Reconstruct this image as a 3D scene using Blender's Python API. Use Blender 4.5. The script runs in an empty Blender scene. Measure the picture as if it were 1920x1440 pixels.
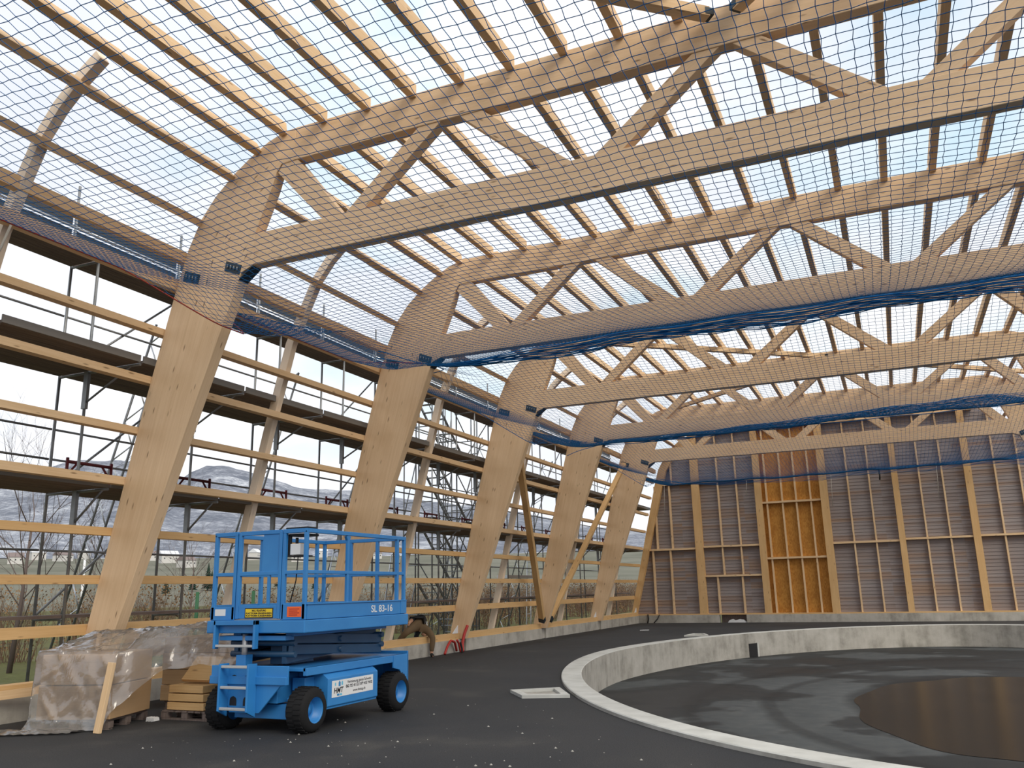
import bpy, bmesh, math, random
from mathutils import Vector, Matrix
random.seed(7)
S = bpy.context.scene
COL = S.collection
PI = math.pi

# ------------------------------------------------------------------ camera
F, YAW, PITCH, ROLL = 1590.87, 0.411899, 0.239107, -0.02267
CAM = Vector((12.4176, -10.3344, 1.7))
cf = Vector((-math.sin(YAW)*math.cos(PITCH), math.cos(YAW)*math.cos(PITCH), math.sin(PITCH)))
cr0 = Vector((math.cos(YAW), math.sin(YAW), 0))
cu0 = cr0.cross(cf)
cr = cr0*math.cos(ROLL)+cu0*math.sin(ROLL)
cu = cu0*math.cos(ROLL)-cr0*math.sin(ROLL)
cam = bpy.data.objects.new('camera', bpy.data.cameras.new('camera'))
COL.objects.link(cam)
M = Matrix((cr, cu, -cf)).transposed().to_4x4()
M.translation = CAM
cam.matrix_world = M
cam.data.sensor_fit = 'HORIZONTAL'
cam.data.sensor_width = 36
cam.data.lens = F/1920*36
cam.data.clip_end = 5000
S.camera = cam
def px(P):
    d = Vector(P)-CAM
    z = d.dot(cf)
    if z < .3: return None
    return 960+F*d.dot(cr)/z, 720-F*d.dot(cu)/z
def seen(pts, mx=240, my=220):
    for P in pts:
        q = px(P)
        if q and -mx < q[0] < 1920+mx and -my < q[1] < 1440+my: return True
    return False

# ------------------------------------------------------------------ world, sun, exposure
S.view_settings.view_transform = 'Standard'
S.view_settings.look = 'None'
S.view_settings.gamma = 1
S.view_settings.exposure = 0.24
S.view_settings.use_curve_mapping = False
SKY_STRENGTH = 1.0
W = bpy.data.worlds.new('sky'); S.world = W; W.use_nodes = True
nt = W.node_tree; nt.nodes.clear()
def N(nt, typ, **kw):
    n = nt.nodes.new(typ)
    for k, v in kw.items():
        if k.startswith('i_'):
            key = k[2:]
            n.inputs[int(key) if key.isdigit() else key].default_value = v
        else: setattr(n, k, v)
    return n
def ramp(nt, stops, inp=None, interp='LINEAR'):
    r = nt.nodes.new('ShaderNodeValToRGB'); r.color_ramp.interpolation = interp
    el = r.color_ramp.elements
    while len(el) < len(stops): el.new(0.5)
    for e, (p, c) in zip(el, stops):
        e.position = p; e.color = (c[0], c[1], c[2], 1) if hasattr(c, '__len__') else (c, c, c, 1)
    if inp: nt.links.new(inp, r.inputs[0])
    return r
def math_(nt, op, a, b=None, c=None):
    m = nt.nodes.new('ShaderNodeMath'); m.operation = op
    for i, v in enumerate((a, b, c)):
        if v is None: continue
        if isinstance(v, (int, float)): m.inputs[i].default_value = v
        else: nt.links.new(v, m.inputs[i])
    return m.outputs[0]
def mixc(nt, fac, a, b, mode='MIX'):
    m = nt.nodes.new('ShaderNodeMix'); m.data_type = 'RGBA'; m.blend_type = mode
    for i, v in ((0, fac), (6, a), (7, b)):
        if isinstance(v, (int, float)): m.inputs[i].default_value = v
        elif isinstance(v, tuple): m.inputs[i].default_value = (v[0], v[1], v[2], 1)
        else: nt.links.new(v, m.inputs[i])
    return m.outputs[2]
tc = N(nt, 'ShaderNodeTexCoord')
sep = N(nt, 'ShaderNodeSeparateXYZ'); nt.links.new(tc.outputs['Generated'], sep.inputs[0])
den = math_(nt, 'ADD', math_(nt, 'ABSOLUTE', sep.outputs[2]), 0.25)
cmb = N(nt, 'ShaderNodeCombineXYZ')
nt.links.new(math_(nt, 'DIVIDE', sep.outputs[0], den), cmb.inputs[0])
nt.links.new(math_(nt, 'DIVIDE', sep.outputs[1], den), cmb.inputs[1])
mp = N(nt, 'ShaderNodeMapping'); mp.inputs['Location'].default_value = (0.35, 1.1, 0)
nt.links.new(cmb.outputs[0], mp.inputs[0])
no = N(nt, 'ShaderNodeTexNoise', i_Scale=1.55, i_Detail=6.0, i_Roughness=0.52)
nt.links.new(mp.outputs[0], no.inputs['Vector'])
cl = ramp(nt, [(0.30, 0), (0.50, 1)], no.outputs[0])
blue = ramp(nt, [(0.0, (0.72, 0.79, 0.90)), (0.25, (0.50, 0.74, 0.86)), (0.6, (0.44, 0.66, 0.84))], sep.outputs[2])
no2 = N(nt, 'ShaderNodeTexNoise', i_Scale=0.9, i_Detail=4.0)
nt.links.new(mp.outputs[0], no2.inputs['Vector'])
white = ramp(nt, [(0.35, (0.68, 0.73, 0.83)), (0.58, (1.02, 1.02, 1.03))], no2.outputs[0])
skyc = mixc(nt, cl.outputs[0], blue.outputs[0], white.outputs[0])
# the low sky is a bright even white behind the far hills; the ground half is dull
hz = ramp(nt, [(0.0, 0), (0.05, 1), (0.17, 1), (0.45, 0)], sep.outputs[2])
skyc = mixc(nt, math_(nt, 'MULTIPLY', hz.outputs[0], 0.5), skyc, (0.86, 0.88, 0.94))
gr = ramp(nt, [(0.49, (0.09, 0.085, 0.075)), (0.5, (1, 1, 1))], math_(nt, 'MULTIPLY_ADD', sep.outputs[2], 0.5, 0.5))
skyc = mixc(nt, 1.0, skyc, gr.outputs[0], 'MULTIPLY')
bg = N(nt, 'ShaderNodeBackground', i_Strength=SKY_STRENGTH)
nt.links.new(skyc, bg.inputs[0])
wo = N(nt, 'ShaderNodeOutputWorld'); nt.links.new(bg.outputs[0], wo.inputs[0])
sun = bpy.data.objects.new('sun', bpy.data.lights.new('sun', 'SUN'))
COL.objects.link(sun)
sun.data.energy = 2.1; sun.data.angle = math.radians(35); sun.data.color = (1.0, 0.90, 0.74)
sun.rotation_euler = Vector((0.66, -0.38, 0.68)).to_track_quat('Z', 'Y').to_euler()

# ------------------------------------------------------------------ materials
def mat(name, base=(0.5, 0.5, 0.5), rough=0.6, metal=0.0, build=None, spec=0.5):
    m = bpy.data.materials.new(name); m.use_nodes = True
    nt = m.node_tree; b = nt.nodes['Principled BSDF']
    b.inputs['Base Color'].default_value = (*base, 1)
    b.inputs['Roughness'].default_value = rough
    b.inputs['Metallic'].default_value = metal
    b.inputs['Specular IOR Level'].default_value = spec
    if build: build(nt, b)
    return m
def objco(nt): return nt.nodes.new('ShaderNodeTexCoord').outputs['Object']
def noise(nt, vec, scale, detail=4.0, rough=0.55, stretch=None):
    if stretch:
        mp = N(nt, 'ShaderNodeMapping'); mp.inputs['Scale'].default_value = stretch
        nt.links.new(vec, mp.inputs[0]); vec = mp.outputs[0]
    n = N(nt, 'ShaderNodeTexNoise', i_Scale=scale, i_Detail=detail, i_Roughness=rough)
    nt.links.new(vec, n.inputs['Vector']); return n.outputs[0]
def bump(nt, b, h, strength=0.3, dist=0.01):
    bp = N(nt, 'ShaderNodeBump', i_Strength=strength, i_Distance=dist)
    nt.links.new(h, bp.inputs['Height']); nt.links.new(bp.outputs[0], b.inputs['Normal'])
def wood(light, dark, lam=0.0, knots=1.0, kcol=(0.16, 0.08, 0.035)):
    def build(nt, b):
        uv = N(nt, 'ShaderNodeUVMap'); uv.uv_map = 'UVMap'
        s = N(nt, 'ShaderNodeSeparateXYZ'); nt.links.new(uv.outputs[0], s.inputs[0])
        oi = N(nt, 'ShaderNodeObjectInfo')
        off = math_(nt, 'MULTIPLY', oi.outputs['Random'], 53.0)
        u = math_(nt, 'ADD', s.outputs[0], off); v = s.outputs[1]
        def vec(su, sv):
            c = N(nt, 'ShaderNodeCombineXYZ')
            nt.links.new(math_(nt, 'MULTIPLY', u, su), c.inputs[0]); nt.links.new(math_(nt, 'MULTIPLY', v, sv), c.inputs[1])
            nt.links.new(off, c.inputs[2]); return c.outputs[0]
        g = N(nt, 'ShaderNodeTexNoise', i_Scale=1.0, i_Detail=5.0, i_Roughness=0.6); nt.links.new(vec(1.3, 42.0), g.inputs['Vector'])
        g2 = N(nt, 'ShaderNodeTexNoise', i_Scale=1.0, i_Detail=3.0); nt.links.new(vec(0.8, 3.0), g2.inputs['Vector'])
        fac = math_(nt, 'ADD', math_(nt, 'MULTIPLY', g.outputs[0], 0.55), math_(nt, 'MULTIPLY', g2.outputs[0], 0.45))
        if lam:
            li = math_(nt, 'FLOOR', math_(nt, 'DIVIDE', v, lam))
            wn = N(nt, 'ShaderNodeTexWhiteNoise', noise_dimensions='2D')
            c = N(nt, 'ShaderNodeCombineXYZ'); nt.links.new(li, c.inputs[0])
            nt.links.new(math_(nt, 'FLOOR', math_(nt, 'ADD', math_(nt, 'DIVIDE', u, 3.1), math_(nt, 'MULTIPLY', li, 0.37))), c.inputs[1])
            nt.links.new(c.outputs[0], wn.inputs['Vector'])
            fac = math_(nt, 'ADD', math_(nt, 'MULTIPLY', fac, 0.88), math_(nt, 'MULTIPLY', wn.outputs[0], 0.12))
        rp = ramp(nt, [(0.30, light), (0.72, dark)], fac)
        colr = rp.outputs[0]
        vo = N(nt, 'ShaderNodeTexVoronoi', i_Scale=1.0); nt.links.new(vec(2.6, 11.0), vo.inputs['Vector'])
        rnd = N(nt, 'ShaderNodeSeparateXYZ'); nt.links.new(vo.outputs['Color'], rnd.inputs[0])
        k = ramp(nt, [(0.07, 1), (0.20, 0)], vo.outputs['Distance'])
        kf = math_(nt, 'MULTIPLY', k.outputs[0], math_(nt, 'GREATER_THAN', rnd.outputs[0], 0.58))
        colr = mixc(nt, math_(nt, 'MULTIPLY', kf, 0.8*knots), colr, kcol)
        nt.links.new(colr, b.inputs['Base Color'])
        bump(nt, b, g.outputs[0], 0.12, 0.004)
    return build
MT = {}
MT['glulam'] = mat('glulam_spruce', rough=0.62, build=wood((0.79, 0.585, 0.38), (0.66, 0.455, 0.27), lam=0.045), spec=0.3)
MT['timber'] = mat('sawn_spruce', rough=0.7, build=wood((0.79, 0.585, 0.37), (0.63, 0.42, 0.225), knots=0.9), spec=0.25)
MT['timber2'] = mat('planed_spruce_yellow', rough=0.65, build=wood((0.71, 0.475, 0.235), (0.56, 0.335, 0.14), knots=0.8), spec=0.3)
MT['pale'] = mat('pale_weathered_spruce', rough=0.75, build=wood((0.86, 0.74, 0.60), (0.74, 0.60, 0.46), knots=0.5), spec=0.2)
def _osb(nt, b):
    o = objco(nt)
    vo = N(nt, 'ShaderNodeTexVoronoi', i_Scale=22.0); 
    mp = N(nt, 'ShaderNodeMapping'); mp.inputs['Scale'].default_value = (1, 1, 0.45); nt.links.new(o, mp.inputs[0]); nt.links.new(mp.outputs[0], vo.inputs['Vector'])
    sp = N(nt, 'ShaderNodeSeparateXYZ'); nt.links.new(vo.outputs['Color'], sp.inputs[0])
    f = math_(nt, 'ADD', math_(nt, 'MULTIPLY', sp.outputs[0], 0.4), math_(nt, 'MULTIPLY', noise(nt, o, 2.2), 0.6))
    nt.links.new(ramp(nt, [(0.25, (0.56, 0.27, 0.055)), (0.7, (0.40, 0.17, 0.03))], f).outputs[0], b.inputs['Base Color'])
MT['osb'] = mat('orange_osb', rough=0.7, build=_osb, spec=0.3)
def _clad(nt, b):
    o = objco(nt)
    s = N(nt, 'ShaderNodeSeparateXYZ'); nt.links.new(o, s.inputs[0])
    row = math_(nt, 'FLOOR', math_(nt, 'DIVIDE', s.outputs[2], 0.155))
    c = N(nt, 'ShaderNodeCombineXYZ'); nt.links.new(row, c.inputs[2]); nt.links.new(math_(nt, 'FLOOR', math_(nt, 'ADD', math_(nt, 'MULTIPLY', s.outputs[0], 0.32), 0.1)), c.inputs[0])
    wn = N(nt, 'ShaderNodeTexWhiteNoise', noise_dimensions='3D'); nt.links.new(c.outputs[0], wn.inputs['Vector'])
    f = math_(nt, 'ADD', math_(nt, 'MULTIPLY', wn.outputs[0], 0.55), math_(nt, 'MULTIPLY', noise(nt, o, 0.5, 3.0), 0.5))
    nt.links.new(ramp(nt, [(0.3, (0.30, 0.265, 0.26)), (0.62, (0.255, 0.215, 0.205)), (0.85, (0.33, 0.225, 0.16))], f).outputs[0], b.inputs['Base Color'])
MT['clad'] = mat('grey_board_cladding', rough=0.8, build=_clad, spec=0.2)
def _conc(nt, b):
    o = objco(nt)
    f = math_(nt, 'ADD', math_(nt, 'MULTIPLY', noise(nt, o, 1.1, 6.0, 0.65), 0.68), math_(nt, 'MULTIPLY', noise(nt, o, 3.5, 5.0, 0.6, (1, 1, 0.12)), 0.32))
    nt.links.new(ramp(nt, [(0.32, (0.20, 0.19, 0.165)), (0.52, (0.42, 0.40, 0.36)), (0.7, (0.54, 0.52, 0.48))], f).outputs[0], b.inputs['Base Color'])
    bump(nt, b, noise(nt, o, 30.0), 0.25, 0.006)
MT['conc'] = mat('cast_concrete', rough=0.85, build=_conc, spec=0.3)
def _cap(nt, b):
    o = objco(nt)
    nt.links.new(ramp(nt, [(0.3, (0.46, 0.46, 0.43)), (0.7, (0.60, 0.60, 0.57))], noise(nt, o, 2.5, 6.0)).outputs[0], b.inputs['Base Color'])
    bump(nt, b, noise(nt, o, 40.0), 0.2, 0.004)
MT['cap'] = mat('pale_concrete_top', rough=0.8, build=_cap, spec=0.3)
def _asph(nt, b):
    o = objco(nt)
    dust = noise(nt, o, 0.42, 7.0, 0.62)
    fine = noise(nt, o, 70.0, 2.0)
    c1 = ramp(nt, [(0.38, (0.023, 0.025, 0.029)), (0.58, (0.037, 0.037, 0.039)), (0.78, (0.080, 0.076, 0.069))], dust)
    c2 = ramp(nt, [(0.35, 0.65), (0.65, 1.25)], fine)
    col = mixc(nt, 1.0, c1.outputs[0], c2.outputs[0], 'MULTIPLY')
    vo = N(nt, 'ShaderNodeTexVoronoi', i_Scale=6.0); nt.links.new(o, vo.inputs['Vector'])
    sp = N(nt, 'ShaderNodeSeparateXYZ'); nt.links.new(vo.outputs['Color'], sp.inputs[0])
    k = math_(nt, 'MULTIPLY', ramp(nt, [(0.05, 1), (0.10, 0)], vo.outputs['Distance']).outputs[0], math_(nt, 'GREATER_THAN', sp.outputs[0], 0.86))
    col = mixc(nt, math_(nt, 'MULTIPLY', k, 0.8), col, (0.22, 0.21, 0.19))
    nt.links.new(col, b.inputs['Base Color'])
    nt.links.new(ramp(nt, [(0.35, 0.72), (0.65, 0.9)], dust).outputs[0], b.inputs['Roughness'])
    bump(nt, b, fine, 0.5, 0.006)
MT['asph'] = mat('dark_asphalt', rough=0.85, build=_asph, spec=0.35)
RX, RY, RA, RB, RN, RW = 14.416, 13.031, 9.651, 15.184, 1.8, 0.42
def _basin(nt, b):
    o = objco(nt); s = N(nt, 'ShaderNodeSeparateXYZ'); nt.links.new(o, s.inputs[0])
    ex = math_(nt, 'POWER', math_(nt, 'ABSOLUTE', math_(nt, 'DIVIDE', math_(nt, 'SUBTRACT', s.outputs[0], 14.4), 9.65)), RN)
    ey = math_(nt, 'POWER', math_(nt, 'ABSOLUTE', math_(nt, 'DIVIDE', math_(nt, 'SUBTRACT', s.outputs[1], 10.7), 16.2)), RN)
    r = math_(nt, 'POWER', math_(nt, 'ADD', ex, ey), 1/RN)
    r = math_(nt, 'ADD', r, math_(nt, 'MULTIPLY', math_(nt, 'SUBTRACT', noise(nt, o, 0.5, 3.0), 0.5), 0.03))
    seam = ramp(nt, [(0.30, 0.45), (0.335, 0.5), (0.36, 1.1), (0.49, 0.8), (0.497, 0.5), (0.515, 0.5), (0.535, 1.05), (0.65, 0.75), (0.66, 0.5), (0.675, 0.5), (0.70, 0.95), (0.9, 0.85)], r)
    patch = ramp(nt, [(0.44, 0.65), (0.53, 1.0), (0.57, 2.9)], noise(nt, o, 0.33, 4.0, 0.5))
    base = ramp(nt, [(0.3, (0.020, 0.0225, 0.024)), (0.7, (0.030, 0.032, 0.032))], noise(nt, o, 3.0, 6.0))
    col = mixc(nt, 1.0, base.outputs[0], seam.outputs[0], 'MULTIPLY')
    col = mixc(nt, 1.0, col, patch.outputs[0], 'MULTIPLY')
    nt.links.new(col, b.inputs['Base Color'])
    nt.links.new(ramp(nt, [(0.4, 0.55), (0.6, 0.75)], noise(nt, o, 0.33, 4.0, 0.5)).outputs[0], b.inputs['Roughness'])
    bump(nt, b, noise(nt, o, 60.0), 0.3, 0.005)
MT['basin'] = mat('basin_asphalt', rough=0.7, build=_basin, spec=0.35)
def _pud(nt, b):
    o = objco(nt)
    nt.links.new(ramp(nt, [(0.35, (0.012, 0.0115, 0.010)), (0.7, (0.020, 0.017, 0.013))], noise(nt, o, 0.6, 4.0)).outputs[0], b.inputs['Base Color'])
    bump(nt, b, noise(nt, o, 2.2, 3.0), 0.05, 0.02)
MT['puddle'] = mat('shallow_brown_water', rough=0.24, build=_pud, spec=0.14)
def _galv(nt, b):
    nt.links.new(ramp(nt, [(0.3, (0.20, 0.21, 0.22)), (0.7, (0.34, 0.35, 0.36))], noise(nt, objco(nt), 3.0, 4.0)).outputs[0], b.inputs['Base Color'])
MT['galv'] = mat('galvanised_steel', rough=0.5, metal=0.55, build=_galv)
MT['alu'] = mat('bright_aluminium', (0.62, 0.64, 0.66), 0.35, 0.7)
MT['redsteel'] = mat('dark_red_painted_steel', (0.15, 0.018, 0.025), 0.5)
def _deck(nt, b):
    o = objco(nt)
    nt.links.new(ramp(nt, [(0.3, (0.12, 0.092, 0.082)), (0.7, (0.22, 0.175, 0.155))], noise(nt, o, 2.0, 5.0, 0.6, (14, 0.6, 2))).outputs[0], b.inputs['Base Color'])
MT['deck'] = mat('weathered_scaffold_planks', rough=0.85, build=_deck, spec=0.2)
MT['toe'] = mat('grey_toe_board', (0.20, 0.19, 0.18), 0.8)
MT['plate'] = mat('dark_steel_plate', (0.035, 0.05, 0.065), 0.45, 0.5)
MT['plate2'] = mat('dark_grey_edge_board', (0.05, 0.052, 0.058), 0.8)
MT['net'] = mat('blue_net_cord', (0.010, 0.135, 0.38), 0.7, spec=0.2)
MT['redcord'] = mat('red_border_cord', (0.30, 0.03, 0.02), 0.7)
def _paint(c1, c2):
    def f(nt, b):
        nt.links.new(ramp(nt, [(0.35, c1), (0.7, c2)], noise(nt, objco(nt), 2.0, 5.0)).outputs[0], b.inputs['Base Color'])
    return f
MT['blue'] = mat('blue_machine_paint', rough=0.42, build=_paint((0.024, 0.19, 0.50), (0.034, 0.225, 0.545)))
MT['navy'] = mat('dark_blue_scissor', rough=0.5, build=_paint((0.010, 0.050, 0.115), (0.014, 0.065, 0.14)))  # scissor parts, a darker blue than the chassis
MT['rubber'] = mat('black_tyre_rubber', (0.012, 0.012, 0.013), 0.85, spec=0.25)
MT['black'] = mat('matt_black', (0.01, 0.01, 0.011), 0.7)
MT['white'] = mat('white_vinyl', (0.72, 0.73, 0.74), 0.5)
MT['yellow'] = mat('yellow_sign', (0.78, 0.55, 0.02), 0.5)
MT['orange'] = mat('orange_sticker', (0.85, 0.13, 0.02), 0.5)
MT['ink'] = mat('dark_ink', (0.015, 0.015, 0.02), 0.6)
MT['logoblue'] = mat('logo_mid_blue', (0.03, 0.22, 0.48), 0.5)
MT['logolight'] = mat('logo_light_blue', (0.14, 0.48, 0.68), 0.5)
MT['redlamp'] = mat('red_lamp_lens', (0.35, 0.015, 0.015), 0.3)
MT['piston'] = mat('grey_piston', (0.34, 0.34, 0.35), 0.4, 0.6)
def _film(nt, b):
    out = nt.nodes['Material Output']
    tr = N(nt, 'ShaderNodeBsdfTransparent'); tr.inputs[0].default_value = (0.93, 0.92, 0.90, 1)
    df = N(nt, 'ShaderNodeBsdfDiffuse'); df.inputs[0].default_value = (0.62, 0.60, 0.57, 1)
    gl = N(nt, 'ShaderNodeBsdfGlossy'); gl.inputs['Roughness'].default_value = 0.14; gl.inputs[0].default_value = (0.9, 0.9, 0.92, 1)
    n = noise(nt, objco(nt), 3.0, 4.0)
    bp = N(nt, 'ShaderNodeBump', i_Strength=0.22, i_Distance=0.03); nt.links.new(noise(nt, objco(nt), 6.0, 3.0), bp.inputs['Height'])
    nt.links.new(bp.outputs[0], gl.inputs['Normal'])
    m1 = N(nt, 'ShaderNodeMixShader'); nt.links.new(ramp(nt, [(0.35, 0.19), (0.65, 0.25)], n).outputs[0], m1.inputs[0])
    nt.links.new(tr.outputs[0], m1.inputs[1]); nt.links.new(df.outputs[0], m1.inputs[2])
    lw = N(nt, 'ShaderNodeFresnel', i_IOR=1.45); nt.links.new(bp.outputs[0], lw.inputs['Normal'])
    m2 = N(nt, 'ShaderNodeMixShader'); nt.links.new(math_(nt, 'MULTIPLY_ADD', lw.outputs[0], 1.0, 0.07), m2.inputs[0])
    nt.links.new(m1.outputs[0], m2.inputs[1]); nt.links.new(gl.outputs[0], m2.inputs[2])
    nt.links.new(m2.outputs[0], out.inputs[0])
MT['film'] = mat('clear_plastic_film', build=_film)
MT['board'] = mat('brown_fibre_board', rough=0.8, build=wood((0.60, 0.41, 0.235), (0.47, 0.30, 0.16), knots=0.0), spec=0.2)
def _grass(nt, b):
    o = objco(nt)
    f = math_(nt, 'ADD', math_(nt, 'MULTIPLY', noise(nt, o, 0.16, 5.0), 0.7), math_(nt, 'MULTIPLY', noise(nt, o, 6.0, 4.0), 0.3))
    nt.links.new(ramp(nt, [(0.36, (0.045, 0.036, 0.022)), (0.47, (0.085, 0.082, 0.032)), (0.58, (0.11, 0.118, 0.036)), (0.68, (0.17, 0.15, 0.085))], f).outputs[0], b.inputs['Base Color'])
    bump(nt, b, noise(nt, o, 14.0), 0.6, 0.05)
MT['grass'] = mat('winter_grass', rough=0.9, build=_grass, spec=0.15)
MT['field'] = mat('far_green_field', rough=0.95, build=lambda nt, b: nt.links.new(ramp(nt, [(0.4, (0.125, 0.128, 0.10)), (0.6, (0.17, 0.168, 0.135))], noise(nt, objco(nt), 0.02, 4.0)).outputs[0], b.inputs['Base Color']), spec=0.1)
MT['snow'] = mat('snow_field', (0.62, 0.64, 0.68), 0.8)
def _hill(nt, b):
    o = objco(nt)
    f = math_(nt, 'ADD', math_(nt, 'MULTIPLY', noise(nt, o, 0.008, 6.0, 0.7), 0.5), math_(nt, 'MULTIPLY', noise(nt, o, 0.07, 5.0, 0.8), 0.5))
    nt.links.new(ramp(nt, [(0.42, (0.12, 0.135, 0.17)), (0.50, (0.19, 0.205, 0.245)), (0.56, (0.30, 0.32, 0.365)), (0.64, (0.52, 0.54, 0.58))], f).outputs[0], b.inputs['Base Color'])  # distance haze is mixed into these grey-blue forest and snow colours
MT['hill'] = mat('hazy_snowy_forest_hillside', rough=0.95, build=_hill, spec=0.05)
MT['twig'] = mat('brown_twigs', (0.16, 0.105, 0.075), 0.9, spec=0.1)
MT['bark'] = mat('grey_brown_bark', (0.15, 0.12, 0.11), 0.9, spec=0.1)
MT['leaf'] = mat('withered_leaves', (0.21, 0.125, 0.06), 0.9, spec=0.1)
MT['conifer'] = mat('dark_conifer', (0.020, 0.036, 0.026), 0.95, spec=0.1)
MT['render'] = mat('white_house_render', (0.55, 0.54, 0.52), 0.9)
MT['roof'] = mat('grey_house_roof', (0.20, 0.16, 0.155), 0.9)
MT['glass'] = mat('dark_window_glass', (0.03, 0.035, 0.04), 0.15)
MT['skin'] = mat('skin', (0.46, 0.25, 0.16), 0.6)
MT['jacket'] = mat('black_jacket_cloth', (0.012, 0.013, 0.016), 0.9)
MT['trouser'] = mat('brown_work_cloth', build=_paint((0.105, 0.068, 0.035), (0.15, 0.10, 0.055)), rough=0.9)
MT['hair'] = mat('dark_brown_hair', (0.03, 0.02, 0.014), 0.8)
MT['red'] = mat('red_plastic_conduit', (0.42, 0.025, 0.02), 0.5)
MT['rope'] = mat('pale_rope', (0.42, 0.40, 0.36), 0.9)
MT['stone'] = mat('pale_gravel', (0.36, 0.35, 0.32), 0.9)
MT['green'] = mat('dark_green_post_paint', (0.02, 0.11, 0.04), 0.6)

# ------------------------------------------------------------------ mesh builder
class MB:
    def __init__(s, origin=(0, 0, 0)):
        s.v = []; s.f = []; s.uv = []; s.sm = []; s.mi = []; s.o = Vector(origin)
    def add(s, pts):
        n = len(s.v); s.v += [(p[0]-s.o[0], p[1]-s.o[1], p[2]-s.o[2]) for p in pts]; return n
    def face(s, idx, uv=None, smooth=False, m=0):
        s.f.append(idx); s.uv.append(uv or [(0, 0)]*len(idx)); s.sm.append(smooth); s.mi.append(m)
    def beam(s, A, B, w, h, up=(0, 0, 1), m=0, v0=None):
        A = Vector(A); B = Vector(B); d = (B-A); L = d.length; d.normalize()
        up = Vector(up); side = d.cross(up)
        if side.length < 1e-4: side = d.cross(Vector((1, 0, 0)))
        side.normalize(); up = side.cross(d).normalized()
        a, b = side*w/2, up*h/2
        n = s.add([A-a-b, A+a-b, A+a+b, A-a+b, B-a-b, B+a-b, B+a+b, B-a+b])
        q = random.uniform(0, 3) if v0 is None else v0
        for (i, j, k, l, ww) in ((0, 1, 5, 4, w), (1, 2, 6, 5, h), (2, 3, 7, 6, w), (3, 0, 4, 7, h)):
            s.face([n+i, n+j, n+k, n+l], [(0, q), (0, q+ww), (L, q+ww), (L, q)], m=m); q += ww
        for c in ((3, 2, 1, 0), (4, 5, 6, 7)):
            s.face([n+i for i in c], [(0, 0), (.04, 0), (.04, .04), (0, .04)], m=m)
        return s
    def box(s, x0, x1, y0, y1, z0, z1, m=0):
        dx, dy, dz = x1-x0, y1-y0, z1-z0
        cx, cy, cz = (x0+x1)/2, (y0+y1)/2, (z0+z1)/2
        if dx >= dy and dx >= dz: s.beam((x0, cy, cz), (x1, cy, cz), dy, dz, m=m)
        elif dy >= dz: s.beam((cx, y0, cz), (cx, y1, cz), dx, dz, m=m)
        else: s.beam((cx, cy, z0), (cx, cy, z1), dx, dy, up=(0, 1, 0), m=m)
        return s
    def strip(s, outer, inner, y0, y1, m=0):      # glulam of changing depth, outline in x,z, flat sides in y
        k = len(outer); n = s.add([(x, y, z) for y in (y0, y1) for ln in (outer, inner) for x, z in ln])
        u = [0.0]
        for i in range(1, k):
            a = ((outer[i][0]+inner[i][0])/2, (outer[i][1]+inner[i][1])/2); b = ((outer[i-1][0]+inner[i-1][0])/2, (outer[i-1][1]+inner[i-1][1])/2)
            u.append(u[-1]+math.hypot(a[0]-b[0], a[1]-b[1]))
        w = [math.hypot(outer[i][0]-inner[i][0], outer[i][1]-inner[i][1]) for i in range(k)]
        O0, I0, O1, I1 = n, n+k, n+2*k, n+3*k; t = y1-y0
        for i in range(k-1):
            s.face([O0+i, I0+i, I0+i+1, O0+i+1], [(u[i], 0), (u[i], w[i]), (u[i+1], w[i+1]), (u[i+1], 0)], m=m)
            s.face([O1+i, O1+i+1, I1+i+1, I1+i], [(u[i], 2), (u[i+1], 2), (u[i+1], 2+w[i+1]), (u[i], 2+w[i])], m=m)
            s.face([O0+i, O0+i+1, O1+i+1, O1+i], [(u[i], 4), (u[i+1], 4), (u[i+1], 4+t), (u[i], 4+t)], m=m)
            s.face([I0+i, I1+i, I1+i+1, I0+i+1], [(u[i], 5), (u[i], 5+t), (u[i+1], 5+t), (u[i+1], 5)], m=m)
        s.face([O0, O1, I1, I0], m=m); e = k-1; s.face([O0+e, I0+e, I1+e, O1+e], m=m)
        return s
    def prism(s, poly, y0, y1, axis='y', m=0):    # closed outline extruded
        k = len(poly)
        def P(a, b, t): return {'y': (a, t, b), 'x': (t, a, b), 'z': (a, b, t)}[axis]
        n = s.add([P(a, b, t) for t in (y0, y1) for a, b in poly])
        # long axis of outline for grain
        i, j = max(((i, j) for i in range(k) for j in range(i)), key=lambda q: (poly[q[0]][0]-poly[q[1]][0])**2+(poly[q[0]][1]-poly[q[1]][1])**2)
        d = Vector((poly[i][0]-poly[j][0], poly[i][1]-poly[j][1])).normalized()
        uv = [(a*d.x+b*d.y, -a*d.y+b*d.x) for a, b in poly]
        s.face(list(range(n, n+k)), uv, m=m); s.face(list(range(n+2*k-1, n+k-1, -1)), uv[::-1], m=m)
        for i in range(k):
            j = (i+1) % k; L = abs(uv[i][0]-uv[j][0])+.01
            s.face([n+i, n+k+i, n+k+j, n+j], [(uv[i][0], 3), (uv[i][0], 3+abs(y1-y0)), (uv[j][0], 3+abs(y1-y0)), (uv[j][0], 3)], m=m)
        return s
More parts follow.
